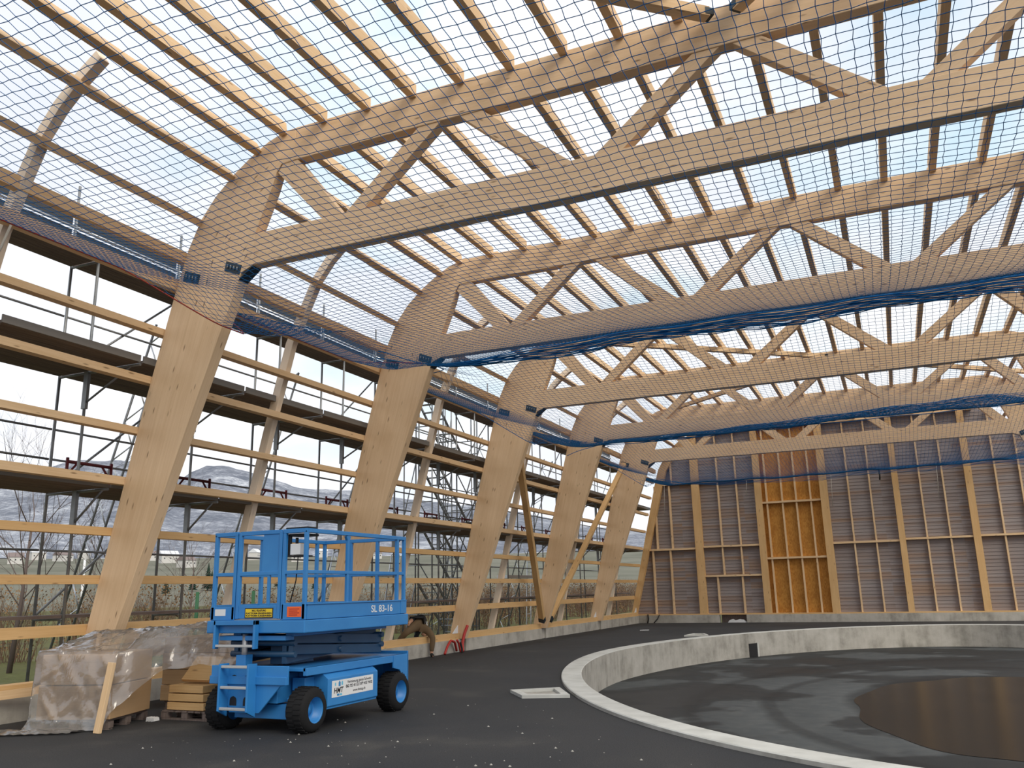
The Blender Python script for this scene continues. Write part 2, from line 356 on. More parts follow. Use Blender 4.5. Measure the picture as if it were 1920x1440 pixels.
    def tube(s, pts, r, n=6, m=0, smooth=True, cap=True):
        pts = [Vector(p) for p in pts]; k = len(pts)
        rs = r if hasattr(r, '__len__') else [r]*k
        t = (pts[1]-pts[0]).normalized()
        a = t.orthogonal().normalized(); base = len(s.v); u = 0
        ring = []
        for i in range(k):
            if i: u += (pts[i]-pts[i-1]).length
            t = ((pts[min(i+1, k-1)]-pts[max(i-1, 0)]))
            if t.length < 1e-9: t = Vector((0, 0, 1))
            t.normalize()
            a = (a-t*a.dot(t)); a = a.normalized() if a.length > 1e-6 else t.orthogonal().normalized()
            b = t.cross(a)
            s.add([pts[i]+(a*math.cos(2*PI*q/n)+b*math.sin(2*PI*q/n))*rs[i] for q in range(n)])
            ring.append(u)
        for i in range(k-1):
            for q in range(n):
                q2 = (q+1) % n
                s.face([base+i*n+q, base+i*n+q2, base+(i+1)*n+q2, base+(i+1)*n+q], [(ring[i], q*.02), (ring[i], q*.02+.02), (ring[i+1], q*.02+.02), (ring[i+1], q*.02)], smooth, m)
        if cap:
            s.face([base+q for q in range(n-1, -1, -1)], m=m); s.face([base+(k-1)*n+q for q in range(n)], m=m)
        return s
    def lathe(s, prof, c, axis='x', n=32, m=0, smooth=True):   # prof: (t along axis, radius)
        base = len(s.v); c = Vector(c)
        ax = {'x': Vector((1, 0, 0)), 'y': Vector((0, 1, 0)), 'z': Vector((0, 0, 1))}[axis]
        e1 = {'x': Vector((0, 1, 0)), 'y': Vector((0, 0, 1)), 'z': Vector((1, 0, 0))}[axis]; e2 = ax.cross(e1)
        for t, r in prof: s.add([c+ax*t+(e1*math.cos(2*PI*q/n)+e2*math.sin(2*PI*q/n))*r for q in range(n)])
        for i in range(len(prof)-1):
            for q in range(n):
                q2 = (q+1) % n
                s.face([base+i*n+q, base+i*n+q2, base+(i+1)*n+q2, base+(i+1)*n+q], None, smooth, m)
        return s
    def mesh(s, name, *mats):
        me = bpy.data.meshes.new(name); me.from_pydata(s.v, [], s.f)
        uv = me.uv_layers.new(name='UVMap')
        uv.data.foreach_set('uv', [c for f in s.uv for p in f for c in p])
        me.polygons.foreach_set('use_smooth', s.sm)
        for m in mats: me.materials.append(MT[m] if isinstance(m, str) else m)
        if len(mats) > 1: me.polygons.foreach_set('material_index', s.mi)
        me.update(); return me
    def build(s, name, m, parent=None, loc=None, label=None):
        o = bpy.data.objects.new(name, s.mesh(name, *(m if isinstance(m, (list, tuple)) else (m,))))
        COL.objects.link(o)
        if parent: o.parent = parent
        if loc is not None: o.location = loc
        elif not parent: o.location = s.o
        if label: o['label'] = label
        return o
def bevel(o, w=0.008, seg=2):
    b = o.modifiers.new('soft_edges', 'BEVEL'); b.width = w; b.segments = seg; b.limit_method = 'ANGLE'; b.angle_limit = 0.7; return o
def tag(o, label, cat, group=None, kind=None):
    if label: o['label'] = label
    if cat: o['category'] = cat
    if group: o['group'] = group
    if kind: o['kind'] = kind
    return o
def empty(name, loc, label, cat, group=None, kind=None):
    o = bpy.data.objects.new(name, None); COL.objects.link(o); o.location = loc; o.empty_display_size = 0.3
    return tag(o, label, cat, group, kind)
def copy_tree(o, parent=None):
    c = o.copy(); COL.objects.link(c)
    if parent: c.parent = parent
    for ch in list(o.children): copy_tree(ch, c)
    return c
ORD = ['zeroth', 'first', 'second', 'third', 'fourth', 'fifth', 'sixth', 'seventh', 'eighth', 'ninth', 'tenth', 'eleventh', 'twelfth', 'thirteenth', 'fourteenth', 'fifteenth', 'sixteenth', 'seventeenth', 'eighteenth', 'nineteenth', 'twentieth', 'twenty-first', 'twenty-second', 'twenty-third', 'twenty-fourth', 'twenty-fifth', 'twenty-sixth', 'twenty-seventh', 'twenty-eighth', 'twenty-ninth', 'thirtieth', 'thirty-first', 'thirty-second']
def struct(o, label, cat): return tag(o, label, cat, kind='structure')

# ================================================================== SETTING
D, T, HX = 6.4675, 0.22, 20.24
YE = 5*D
def ring_pt(a, k=0.0, xmax=19.4):
    c, s_ = math.cos(a), math.sin(a)
    x = RX+(RA-k)*math.copysign(abs(c)**(2/RN), c); y = RY+(RB-k)*math.copysign(abs(s_)**(2/RN), s_)
    return min(x, xmax-k*0), y
NA = 240
AN = [2*PI*i/NA for i in range(NA)]
# asphalt apron around the sunken basin
b = MB(); X0, X1, Y0, Y1 = 0.0, 20.3, -26.0, YE+0.05
for a in AN:
    x, y = ring_pt(a); dx, dy = x-RX, y-RY
    sc = 1e9
    if dx > 1e-9: sc = min(sc, (X1-RX)/dx)
    if dx < -1e-9: sc = min(sc, (X0-RX)/dx)
    if dy > 1e-9: sc = min(sc, (Y1-RY)/dy)
    if dy < -1e-9: sc = min(sc, (Y0-RY)/dy)
    b.add([(x, y, 0), (RX+dx*sc, RY+dy*sc, 0)])
for i in range(NA):
    j = (i+1) % NA; b.face([2*i, 2*j, 2*j+1, 2*i+1])
for (cx, cy) in ((X0, Y0), (X0, Y1), (X1, Y0), (X1, Y1)):   # corners
    pts = [k for k in range(1, 2*NA, 2)]
    best = {}
    for k in pts:
        p = b.v[k]
        for ax, c in ((0, cx), (1, cy)):
            if abs(p[ax]-c) < 1e-6:
                dd = abs(p[1-ax]-(cy if ax == 0 else cx))
                if ax not in best or dd < best[ax][0]: best[ax] = (dd, k)
    if 0 in best and 1 in best and best[0][1] != best[1][1]:
        n = b.add([(cx, cy, 0)]); b.face([best[0][1], n, best[1][1]])
bm_floor = b.build('floor', 'asph'); struct(bm_floor, 'dark asphalt floor with pale dust around the sunken basin', 'floor')
# basin floor and water
ZB = -0.76
b = MB(); n = b.add([(RX, RY, ZB)]+[(*ring_pt(a, RW), ZB) for a in AN])
for i in range(NA): b.face([0, 1+i, 1+(i+1) % NA])
struct(b.build('floor_basin', 'basin'), 'sunken asphalt basin floor with curved seams inside the concrete ring', 'floor')
b = MB((14.4, 9.8, 0)); pts = []
for i in range(120):
    a = 2*PI*i/120; w = 0.435+0.012*math.sin(5*a+1)+0.008*math.sin(11*a)
    c, s_ = math.cos(a), math.sin(a)
    w /= .435; pts.append((14.4+3.15*w*math.copysign(abs(c)**(2/RN), c), 9.8+6.2*w*math.copysign(abs(s_)**(2/RN), s_), ZB+0.006))
b.add([(14.4, 9.8, ZB+0.006)]+pts)
for i in range(120): b.face([0, 1+i, 1+(i+1) % 120])
tag(b.build('puddle', 'puddle'), 'shallow brown puddle lying in the middle of the sunken basin', 'puddle')
# concrete ring wall
b = MB((RX, RY, 0)); 
ZT = 0.055
for a in AN:
    xo, yo = ring_pt(a); xi, yi = ring_pt(a, RW)
    if xo > 19.39: xi = 19.0
    b.add([(xo, yo, -0.2), (xo, yo, ZT-.012), (xo+(xi-xo)*.04, yo+(yi-yo)*.04, ZT), (xo+(xi-xo)*.96, yo+(yi-yo)*.96, ZT), (xi, yi, ZT-.012), (xi, yi, ZB-.05)])
for i in range(NA):
    j = (i+1) % NA
    for q in range(5): b.face([6*i+q, 6*j+q, 6*j+q+1, 6*i+q+1], m=1 if q in (1, 2, 3) else 0)
ring = b.build('basin_ring_wall', ['conc', 'cap']); tag(ring, 'curved concrete ring wall around the sunken asphalt basin', 'wall')
# black block painting the shade of a drain opening in the ring's inner face
b = MB((RX, RY, 0))
a0 = min(AN, key=lambda a: (ring_pt(a, RW)[0]-7.05)**2+(ring_pt(a, RW)[1]-22.2)**2)
p0 = Vector((*ring_pt(a0, RW), 0)); p1 = Vector((*ring_pt(a0-.02, RW), 0)); tdir = (p1-p0).normalized(); nin = Vector((RX-p0.x, RY-p0.y, 0)); nin = (nin-tdir*nin.dot(tdir)).normalized()
pc = p0+nin*0.0
b.beam(pc+Vector((0, 0, ZB+.0)), pc+Vector((0, 0, -0.30)), 0.46, 0.05, up=nin)
b.build('drain_opening_shade', 'black', ring, label='black shade block for a square drain opening')
b = MB((RX, RY, 0))
b.beam(pc+tdir*.27+Vector((0, 0, ZB)), pc+tdir*.27+Vector((0, 0, -0.28)), 0.09, 0.07, up=nin)
b.build('drain_jamb', 'cap', ring)
# shallow concrete troughs outside the ring
def trough(q, label, zt=0.05):
    t = empty('concrete_trough', (q[0][0], q[0][1], 0), label, 'trough', 'concrete troughs beside the ring')
    b = MB(t.location); c = Vector((sum(p[0] for p in q)/4, sum(p[1] for p in q)/4, 0))
    inn = [Vector((p[0], p[1], 0))+(c-Vector((p[0], p[1], 0)))*0.30 for p in q]
    o = [Vector((p[0], p[1], 0)) for p in q]
    n = b.add([p+Vector((0, 0, -.05)) for p in o]+[p+Vector((0, 0, zt)) for p in o]+[p+Vector((0, 0, zt)) for p in inn]+[p+Vector((0, 0, .006)) for p in inn])
    for i in range(4):
        j = (i+1) % 4
        b.face([n+i, n+j, n+4+j, n+4+i]); b.face([n+4+i, n+4+j, n+8+j, n+8+i]); b.face([n+8+i, n+8+j, n+12+j, n+12+i])
    b.build('frame', 'cap', t)
    b = MB(t.location); n = b.add([p+Vector((0, 0, .008)) for p in inn]); b.face([n, n+1, n+2, n+3]); b.build('trough_bed', 'conc', t)
trough([(6.10, 3.75), (6.62, 3.05), (7.36, 3.30), (6.80, 4.30)], 'low concrete trough frame on the asphalt beside the near ring wall')
trough([(5.30, 20.6), (5.35, 21.9), (5.75, 21.9), (6.10, 20.9)], 'small concrete trough frame beyond the far side of the ring wall')

# plinth under the left wall
b = MB((0, 0, 0))
for i in range(-2, 5):
    y0, y1 = i*D+T+.08, (i+1)*D-.08
    b.box(0.02, 0.43, y0, y1, -.35, .35)
    b.box(0.0, 0.36, y1, y1+.16+T, -.35, .34)
struct(b.build('trim_plinth', 'conc'), 'low cast concrete plinth under the left timber wall', 'plinth')

# ================================================================== TRUSSES
OUT = [(0.02, .355), (0.62, 2.87), (1.12, 4.95), (1.60, 6.76), (1.84, 7.56), (2.08, 8.07), (2.38, 8.45), (2.75, 8.78), (3.10, 9.02), (3.48, 9.23), (3.80, 9.33), (4.05, 9.35)]
INN = [(0.53, .355), (1.49, 2.87), (2.28, 4.95), (2.86, 6.45), (3.04, 6.93), (3.29, 7.03), (3.29, 7.58), (3.44, 7.95), (3.60, 8.34), (3.68, 8.60), (3.77, 8.735), (4.05, 8.755)]
mir = lambda L: [(HX-x, z) for x, z in L]
truss = empty('timber_truss', (0, 0, 0), '', 'truss', 'glulam roof trusses')
def tb(): return MB((0, 0, 0))
bevel(tb().strip(OUT, INN, 0, T).build('column', 'glulam', truss), .01)
bevel(tb().strip(mir(OUT), mir(INN), 0, T).build('column', 'glulam', truss), .01)
bevel(tb().beam((4.05, T/2, 9.052), (HX-4.05, T/2, 9.052), T, .595, v0=0).build('top_chord', 'glulam', truss), .01)
bevel(tb().beam((3.29, T/2, 7.305), (HX-3.29, T/2, 7.305), T, .55, v0=0).build('bottom_chord', 'glulam', truss), .01)
zb, zt = 7.58, 8.754
DG = [[(4.63, zb), (5.03, zb), (4.10, zt), (3.80, zt), (3.70, 8.60)],
      [(5.07, zb), (5.43, zb), (6.80, zt), (6.40, zt)], [(8.42, zb), (8.88, zb), (7.50, zt), (7.12, zt)],
      [(9.22, zb), (9.64, zb), (11.05, zt), (10.68, zt)], [(12.58, zb), (13.01, zb), (11.60, zt), (11.22, zt)],
      [(13.38, zb), (13.76, zb), (15.22, zt), (14.85, zt)], [(16.45, zb), (16.86, zb), (15.78, zt), (15.40, zt)]]
for q in DG: bevel(tb().prism(q, .015, T-.015).build('diagonal', 'glulam', truss), .006)
def slot(q):
    b = tb(); b.prism(q, -.012, .0)
    o = b.build('steel_plate', 'plate', truss, label='dark blue steel connector set in the wood')
    cx = sum(p[0] for p in q)/4; cz = sum(p[1] for p in q)/4
    w = tb()
    for k in range(4):
        f = (k+.5)/4-.5
        x = cx+(q[1][0]-q[0][0])*f*.85; z = cz+(q[1][1]-q[0][1])*f*.85
        w.tube([(x, -.026, z+.035), (x, -.026, z-.035)], .012, 6)
    w.build('bolt', 'galv', o)
for mm in (lambda q: q, lambda q: [(HX-x, z) for x, z in q][::-1]):
    slot(mm([(1.82, 7.17), (2.16, 7.05), (2.12, 6.88), (1.78, 7.0)]))
    slot(mm([(2.72, 7.19), (3.05, 7.06), (3.01, 6.90), (2.69, 7.02)]))
b = tb(); b.prism([(3.045, 6.93), (3.27, 7.02), (3.28, 7.03), (3.28, 7.045), (3.03, 7.045)], 0.0, T)
b2 = tb()
b2.beam((3.0, T/2, 6.82), (3.27, T/2, 7.02), T*.98, .015, up=(-.6, 0, .8)); b2.build('corner_plate', 'plate', truss)
TL = ['glulam timber truss nearest the camera, its column behind the plastic-covered pile',
      'second glulam truss from the camera, its column directly behind the blue lift',
      'third glulam truss from the camera, red conduits at its column foot',
      'fourth glulam truss from the camera, two wall braces meeting at its column foot',
      'fifth glulam truss, farthest one, just in front of the boarded end wall']
truss['label'] = TL[0]
for i in range(1, 5):
    t = copy_tree(truss); t.location = (0, i*D, 0); t['label'] = TL[i]

# roof purlins ------------------------------------------------------
BAY = {-1: 'in front of the nearest truss', 0: 'between nearest and second trusses', 1: 'between second and third trusses', 2: 'between third and fourth trusses', 3: 'between fourth and fifth trusses', 4: 'between fifth truss and end wall'}
PUR = [(2.045, 8.03, 60), (2.70, 8.74, 40), (3.25, 9.11, 31), (3.80, 9.335, 8)]+[(4.62+.845*k, 9.355, 0) for k in range(14)]
PUR += [(HX-x, z, -a) for x, z, a in PUR[3::-1]]
PURM = {}
def purlin_mesh(L, ang):
    k = (round(L, 3), ang)
    if k not in PURM:
        a = math.radians(ang); up = (-math.sin(a), 0, math.cos(a))
        b = MB(); off = Vector(up)*(.105-.075)
        b.beam(Vector((0, 0, 0))+off, Vector((0, L, 0))+off, .125, .21, up=up); PURM[k] = b.mesh('roof_purlin', 'timber')
    return PURM[k]
for i in range(-1, 5):
    ya, yb = i*D+T+.002, (i+1)*D-.002
    for k, (x, z, a) in enumerate(PUR):
        if not seen([(x, ya+(yb-ya)*t, z) for t in (0, .25, .5, .75, 1)], 260, 260): continue
        o = bpy.data.objects.new('roof_purlin', purlin_mesh(yb-ya, a)); COL.objects.link(o); o.location = (x, ya, z)
        tag(o, f'bare timber roof purlin, {ORD[k+1]} from the left eave, {BAY[i]}', 'purlin', 'roof purlins')
# roof wind braces ---------------------------------------------------
def brace(A, B, label, plate_at=None):
    r = empty('wind_brace', A, label, 'brace', 'roof wind braces')
    MB(A).beam(A, B, .16, .14).build('strut', 'timber', r)
    d = (Vector(B)-Vector(A)).normalized(); w = MB(A)
    w.beam(Vector(A)-d*.06, Vector(A)+d*.07, .17, .10); w.build('steel_shoe', 'plate', r)
zb_ = 9.16
brace((10.95, -.16, zb_), (4.0, -6.2, zb_), 'roof wind brace running left from the nearest truss top, overhead')
brace((11.35, -.16, zb_), (18.0, -6.2, zb_), 'roof wind brace running right from the nearest truss top, overhead')
brace((11.05, 3*D-.16, zb_), (3.75, 2*D+.3, zb_), 'roof wind brace between third and fourth trusses with a dark steel shoe')
brace((10.95, 3*D+T+.16, zb_), (3.75, 4*D-.1, zb_), 'roof wind brace running left between fourth and fifth trusses')
brace((11.35, 3*D+T+.16, zb_), (18.3, 4*D-.1, zb_), 'roof wind brace running right between fourth and fifth trusses')

# ================================================================== LEFT WALL TIMBER
def ox(z): return .02+(z-.355)*.2396    # outer edge of the columns
RAILS = [('sill', .435, .17), ('r', 1.24, .17), ('r', 2.03, .14), ('r', 2.80, .13), ('r', 3.63, .13), ('r', 4.465, .115), ('r', 5.315, .125), ('r', 6.14, .115), ('e', 6.985, .21), ('e', 7.475, .20)]
RM = {}
for i in range(-1, 5):
    nr = 0
    for kind, z, h in RAILS:
        ya, yb = (i*D+T+.004, (i+1)*D-.004) if kind == 'sill' else (i*D+T/2+.002, (i+1)*D+T/2-.002)
        if i == 4 and kind != 'sill': yb = YE+.02
        w = .26 if kind == 'sill' else (.16 if kind == 'r' else .14)
        x = .25 if kind == 'sill' else ox(z)-.006-w/2-(.02 if kind == 'e' else 0)
        key = (kind, z, round(yb-ya, 3))
        if key not in RM:
            RM[key] = MB().beam((0, 0, 0), (0, yb-ya, 0), w, h).mesh('wall_rail', 'timber2' if kind == 'sill' or z < 3 else 'timber')
        if kind != 'sill': nr += 1
        if not seen([(x, ya+(yb-ya)*t, z) for t in (0, .25, .5, .75, 1)], 200, 200): continue
        nm, cat = ('sill_beam', 'sill') if kind == 'sill' else ('wall_rail', 'rail') if kind == 'r' else ('eave_beam', 'beam')
        o = bpy.data.objects.new(nm, RM[key]); COL.objects.link(o); o.location = (x, ya, z)
        if kind == 'sill': lab = f'thick timber sill beam on the concrete plinth, {BAY[i]}'
        elif kind == 'r': lab = f'horizontal timber wall rail, {ORD[nr]} above the sill, {BAY[i]}'
        else: lab = f'{"lower" if z < 7.2 else "upper"} timber eave beam along the left wall top, {BAY[i]}'
        tag(o, lab, cat, {'sill': 'sill beams of the left wall', 'r': 'rails of the left wall', 'e': 'eave beams of the left wall'}[kind])
# slender middle ribs, curved over the eave
ribm = None
RIBL = []
for k in range(10): RIBL.append(OUT[k])
def rib_curve():
    pts = [(0.0, .36)]+[p for p in OUT[1:10]]
    return pts
rc = rib_curve()
def offs(pts, d):
    res = []
    for k in range(len(pts)):
        a = pts[max(k-1, 0)]; c = pts[min(k+1, len(pts)-1)]
        tx, tz = c[0]-a[0], c[1]-a[1]; L = math.hypot(tx, tz); res.append((pts[k][0]-tz/L*d, pts[k][1]+tx/L*d))
    return res
rin = offs(rc[:9], .18); rout = offs(rc[:9], .36)
rin[4:] = offs(rc[:9], .06)[4:]; rout[4:] = offs(rc[:9], .24)[4:]
rin = [(x, max(z, .37)) for x, z in rin]; rout = [(x, max(z, .37)) for x, z in rout]
for i in range(-1, 5):
    b = MB((0, 0, 0)); b.strip(rout, rin, 0, .15)
    me = ribm or b.mesh('wall_rib', 'pale'); ribm = me
    o = bpy.data.objects.new('wall_rib', me); COL.objects.link(o); o.location = (0, i*D+3.42, 0)
    tag(o, f'slender pale timber wall rib curving over the eave, {BAY[i]}', 'rib', 'slender ribs of the left wall')
# the two wall braces meeting at the foot of the fourth column
def wbrace(ya, za, yb, zb2, label):
    A = (ox(za)+.42, ya, za); B = (ox(zb2)+.42, yb, zb2)
    r = empty('wall_brace', A, label, 'brace', 'wall braces')
    MB(A).beam(A, B, .14, .20, up=(1, 0, -.24)).build('strut', 'timber2', r)
    d = (Vector(B)-Vector(A)).normalized()
    MB(A).beam(Vector(A)-d*.02, Vector(A)+d*.16, .16, .22, up=(1, 0, -.24)).build('steel_shoe', 'plate', r)
wbrace(3*D-.22, .62, 2*D+.55, 7.0, 'wall brace leaning from the fourth column foot back to the third column')
wbrace(3*D+T+.22, .62, 4*D-.35, 7.0, 'wall brace rising from the fourth column foot to the fifth column')

# ================================================================== END WALL
YC = YE+.27
def xl(z): return OUT[0][0]+(z-.355)*.2396 if z < 7.5 else next((OUT[k][0]+(z-OUT[k][1])/(OUT[k+1][1]-OUT[k][1])*(OUT[k+1][0]-OUT[k][0]) for k in range(3, 11) if OUT[k][1] <= z <= OUT[k+1][1]), 4.0)
OPN = (4.38, 5.66)
b = MB((0, 0, 0)); z = .42
while z < 9.3:
    z2 = min(z+.155, 9.33); a0_, a1_ = xl(z)+.05, xl(z2-.002)+.05
    for x0, x1, x0t, x1t in ((a0_, 6.72, a1_, 6.72), (9.72, HX-a0_, 9.72, HX-a1_)):
        n = b.add([(x0, YC-.012, z), (x1, YC-.012, z), (x1t, YC+.006, z2), (x0t, YC+.006, z2), (x0, YC+.03, z), (x1, YC+.03, z), (x1t, YC+.03, z2), (x0t, YC+.03, z2)])
        for q in ((0, 1, 2, 3), (7, 6, 5, 4), (0, 4, 5, 1), (3, 2, 6, 7), (0, 3, 7, 4), (1, 5, 6, 2)): b.face([n+i for i in q])
    z = z2
wall = b.build('wall_back', 'clad'); struct(wall, 'tall end wall of timber posts and grey boards with one orange panel bay', 'wall')
def wb(name, x0, x1, z0, z1, m='timber2', y0=YE, y1=YC-.015):
    return MB((0, 0, 0)).box(x0, x1, y0, y1, z0, z1).build(name, m, wall)
for x0, x1 in ((3.46, 3.83), (6.53, 6.84), (9.53, 9.87), (12.70, 12.96), (15.68, 15.97), (18.70, 18.98)):
    wb('post', x0, x1, .42, 9.20 if x0 < 18 else 8.0)
STUD = [(1.24, 1.32, .42, 3.5), (1.50, 1.58, 3.58, 6.72), (2.13, 2.21, .42, 3.5), (2.26, 2.34, 3.58, 6.72), (2.4, 2.47, 6.84, 8.2),
        (4.38, 4.46, .42, 2.14), (5.56, 5.64, .42, 2.14), (4.72, 4.79, 2.24, 3.55), (5.62, 5.69, 2.24, 3.55), (4.72, 4.79, 3.65, 6.72), (5.62, 5.69, 3.65, 6.72), (4.72, 4.79, 6.84, 9.2), (5.62, 5.69, 6.84, 9.2),
        (10.76, 10.83, .42, 3.49), (11.70, 11.77, .42, 3.49), (10.76, 10.83, 3.58, 9.2), (11.70, 11.77, 3.58, 9.2),
        (13.82, 13.89, .42, 3.55), (14.76, 14.83, .42, 3.55), (13.82, 13.89, 3.64, 9.2), (14.76, 14.83, 3.64, 9.2),
        (16.87, 16.94, .42, 3.57), (17.80, 17.87, .42, 3.57), (16.87, 16.94, 3.66, 9.2), (17.80, 17.87, 3.66, 8.4)]
for x in (7.02, 7.74, 8.38, 9.04):
    STUD += [(x, x+.075, .42, 2.90), (x, x+.075, 2.98, 5.54), (x, x+.075, 5.62, 9.2)]
for x0, x1, z0, z1 in STUD: wb('stud', x0, x1, z0, z1, 'timber', YE+.10)
for x0, x1, z in ((.95, 3.46, 3.54), (3.83, 6.53, 3.60), (3.83, 6.53, 2.19), (9.87, 12.70, 3.535), (12.96, 15.68, 3.595), (15.97, 18.70, 3.615), (6.84, 9.53, 2.94), (6.84, 9.53, 5.58), (1.85, 3.46, 6.78), (3.83, 6.53, 6.78)):
    wb('noggin', x0, x1, z-.045, z+.045, 'timber', YE+.06)
for x0, x1 in ((6.72, 9.72),):
    MB((0, 0, 0)).box(x0, x1, YC-.014, YC+.03, .42, 9.3).build('osb_panel', 'osb', wall, label='orange brown chipboard panel')
wb('bottom_plate', .3, 4.38, .365, .42, 'timber2', YE-.02); wb('bottom_plate', 4.38, HX-.3, .365, .42, 'timber2', YE-.02)
wb('top_plate', 3.9, HX-3.9, 9.2, 9.33, 'timber')
MB((0, 0, 0)).strip([(0.02, .365), (1.60, 6.76), (1.84, 7.56), (2.38, 8.45), (3.10, 9.02), (3.9, 9.33)], [(0.27, .365), (1.98, 6.70), (2.22, 7.45), (2.70, 8.20), (3.34, 8.76), (3.9, 9.13)], YE-.02, YE+.25).build('corner_post', 'timber2', wall)
b = MB((0, 0, 0))
for x0, x1 in ((-.1, OPN[0]), (OPN[1], HX+.1)): b.box(x0, x1, YE-.03, YE+.3, -.35, .365)
struct(b.build('trim_plinth_back', 'conc'), 'concrete plinth under the end wall with a square gap', 'plinth')
b = MB((5.0, YE+.25, 0)); b.box(OPN[0]+.05, OPN[1]-.05, YE+.30, YE+.5, -.05, .36)
tag(b.build('opening_backing', 'deck'), 'dark boards behind the square gap in the end wall plinth', 'board')
b = MB((5.1, YE+.1, 0))
pts = [(4.75, .0), (4.85, .12), (5.0, .16), (5.1, .10), (5.3, .15), (5.5, .13), (5.62, .0)]
b.prism(pts, YE+.02, YE+.22)
tag(b.build('plastic_sack', 'white'), 'crumpled white plastic lying in the gap of the end wall plinth', 'sack')
# cables and hanging ties on the end wall
def cable(pts, r, m, label, cat='cable', nm='cable'):
    b = MB(pts[0]); b.tube(pts, r, 6); tag(b.build(nm, m), label, cat)
cable([(.85, YE-.06, .0), (.9, YE-.06, .2), (.88, YE-.05, .42)], .03, 'black', 'short black cable end at the left corner of the end wall')
cable([(1.2, YE-.2, .01), (1.36, YE-.08, .2), (1.46, YE-.05, .40)], .025, 'black', 'slanting black cable end near the left corner of the end wall')
for x, y, zt_, zb3, lab in ((2.1, YE-.02, 6.75, 5.2, 'pale cord hanging at the left end of the end wall'), (6.2, YE-.05, 6.7, 5.9, 'short pale cord hanging left of the orange panel bay'), (10.1, YE-.05, 6.7, 5.2, 'long pale cord hanging right of the orange panel bay'), (14.6, YE-.05, 6.9, 5.3, 'pale cord hanging toward the right of the end wall')):
    cable([(x, y, zt_), (x-.03, y-.01, (zt_+zb3)/2), (x-.08, y, zb3)], .012, 'rope', lab, 'rope', 'rope')
cable([(12.2, YE-.05, 6.75), (12.21, YE-.06, 6.5), (12.19, YE-.05, 6.3)], .035, 'black', 'short black strap hanging on the end wall, right half', 'strap', 'strap')

# ================================================================== SCAFFOLD outside the left wall
BL = 2.57
DZ = [1.475, 3.575, 5.675, 7.775]
XO, XI = -.95, -.25
sec = empty('scaffold_bay', (0, 0, 0), '', 'scaffold', 'scaffold bays outside the left wall')
def sb(): return MB((0, 0, 0))
sb().tube([(XI, 0, -.15), (XI, 0, 7.75)], .026, 8).build('standard', 'galv', sec)
sb().tube([(XO, 0, -.15), (XO, 0, 9.36)], .026, 8).build('standard', 'galv', sec)
for k, z in enumerate(DZ):
    sb().tube([(XO, 0, z-.07), (XI, 0, z-.07)], .024, 6).build('transom', 'galv', sec)
    xin = max(ox(z)-.26, XI+.1) if z < 7 else XI+.12
    d = sb()
    npl = 3 if z < 2 else 5
    for q in range(npl):
        w = ((xin if z > 2 else XI)-XO)/npl
        d.box(XO+q*w+.008, XO+(q+1)*w-.008, .034, BL-.034, z-.05, z)
    d.build('deck', 'deck', sec)
    if z > 2: sb().box(XO-.058, XO-.028, .012, BL-.046, z, z+.15).build('toe_board', 'deck', sec)
    if 2 < z < 7:
        sb().box(xin, xin+.025, .012, BL-.046, z-.05, z+.07).build('deck_edge', 'toe', sec)
        c = sb(); c.tube([(XI, 0, z-.07), (xin-.03, 0, z-.07)], .026, 6); c.tube([(XI, 0, z-.62), (XI+.8*(xin-XI), 0, z-.08)], .02, 6)
        c.box(XI-.05, XI+.05, -.03, .03, z-.72, z-.05)
        c.build('console', 'galv', sec)
    for dz in (.55, 1.08):
        sb().tube([(XO, 0, z+dz), (XO, BL-.05, z+dz)], .022, 6).build('guard_rail', 'galv', sec)
for z0_, z1_ in ((7.93, 8.47), (8.56, 8.90)): sb().box(XO-.065, XO-.035, .012, BL-.046, z0_, z1_).build('edge_board', 'plate2', sec)
sb().tube([(XO, 0, 8.52), (XO, BL-.05, 8.52)], .03, 8).build('top_rail', 'alu', sec)
sb().tube([(XO-.03, 0, .05), (XO-.03, BL-.05, .05)], .022, 6).build('ledger', 'galv', sec)
secs = []
k0 = -2
for k in range(k0, 13):
    y = -.06+BL*k
    o = sec if k == k0 else copy_tree(sec)
    o.location = (0, y, 0); secs.append(o)
    n_ = k-k0+1
    o['label'] = f'scaffold bay with plank decks outside the left wall, {ORD[n_]} from the near end'
    if k % 3 == 0:
        for q in range(3):
            sb().tube([(XO-.04, .05, DZ[q]), (XO-.04, BL-.05, DZ[q+1])], .022, 6).build('diagonal', 'galv', o)
    if k % 3 == 1:   # painted end guard frames
        for z in (DZ[1], DZ[2]):
            g = sb(); g.tube([(XO+.04, .3, z), (XO+.04, .3, z+.62)], .028, 8); g.tube([(XO+.04, 1.25, z), (XO+.04, 1.25, z+.62)], .028, 8)
            g.tube([(XO+.04, .3, z+.55), (XO+.04, 1.25, z+.55)], .03, 8); g.tube([(XO+.04, .3, z+.3), (XO+.04, .5, z+.53)], .02, 6); g.tube([(XO+.04, 1.25, z+.3), (XO+.04, 1.05, z+.53)], .02, 6)
            g.build('red_guard_frame', 'redsteel', o, label='dark red guard frame')
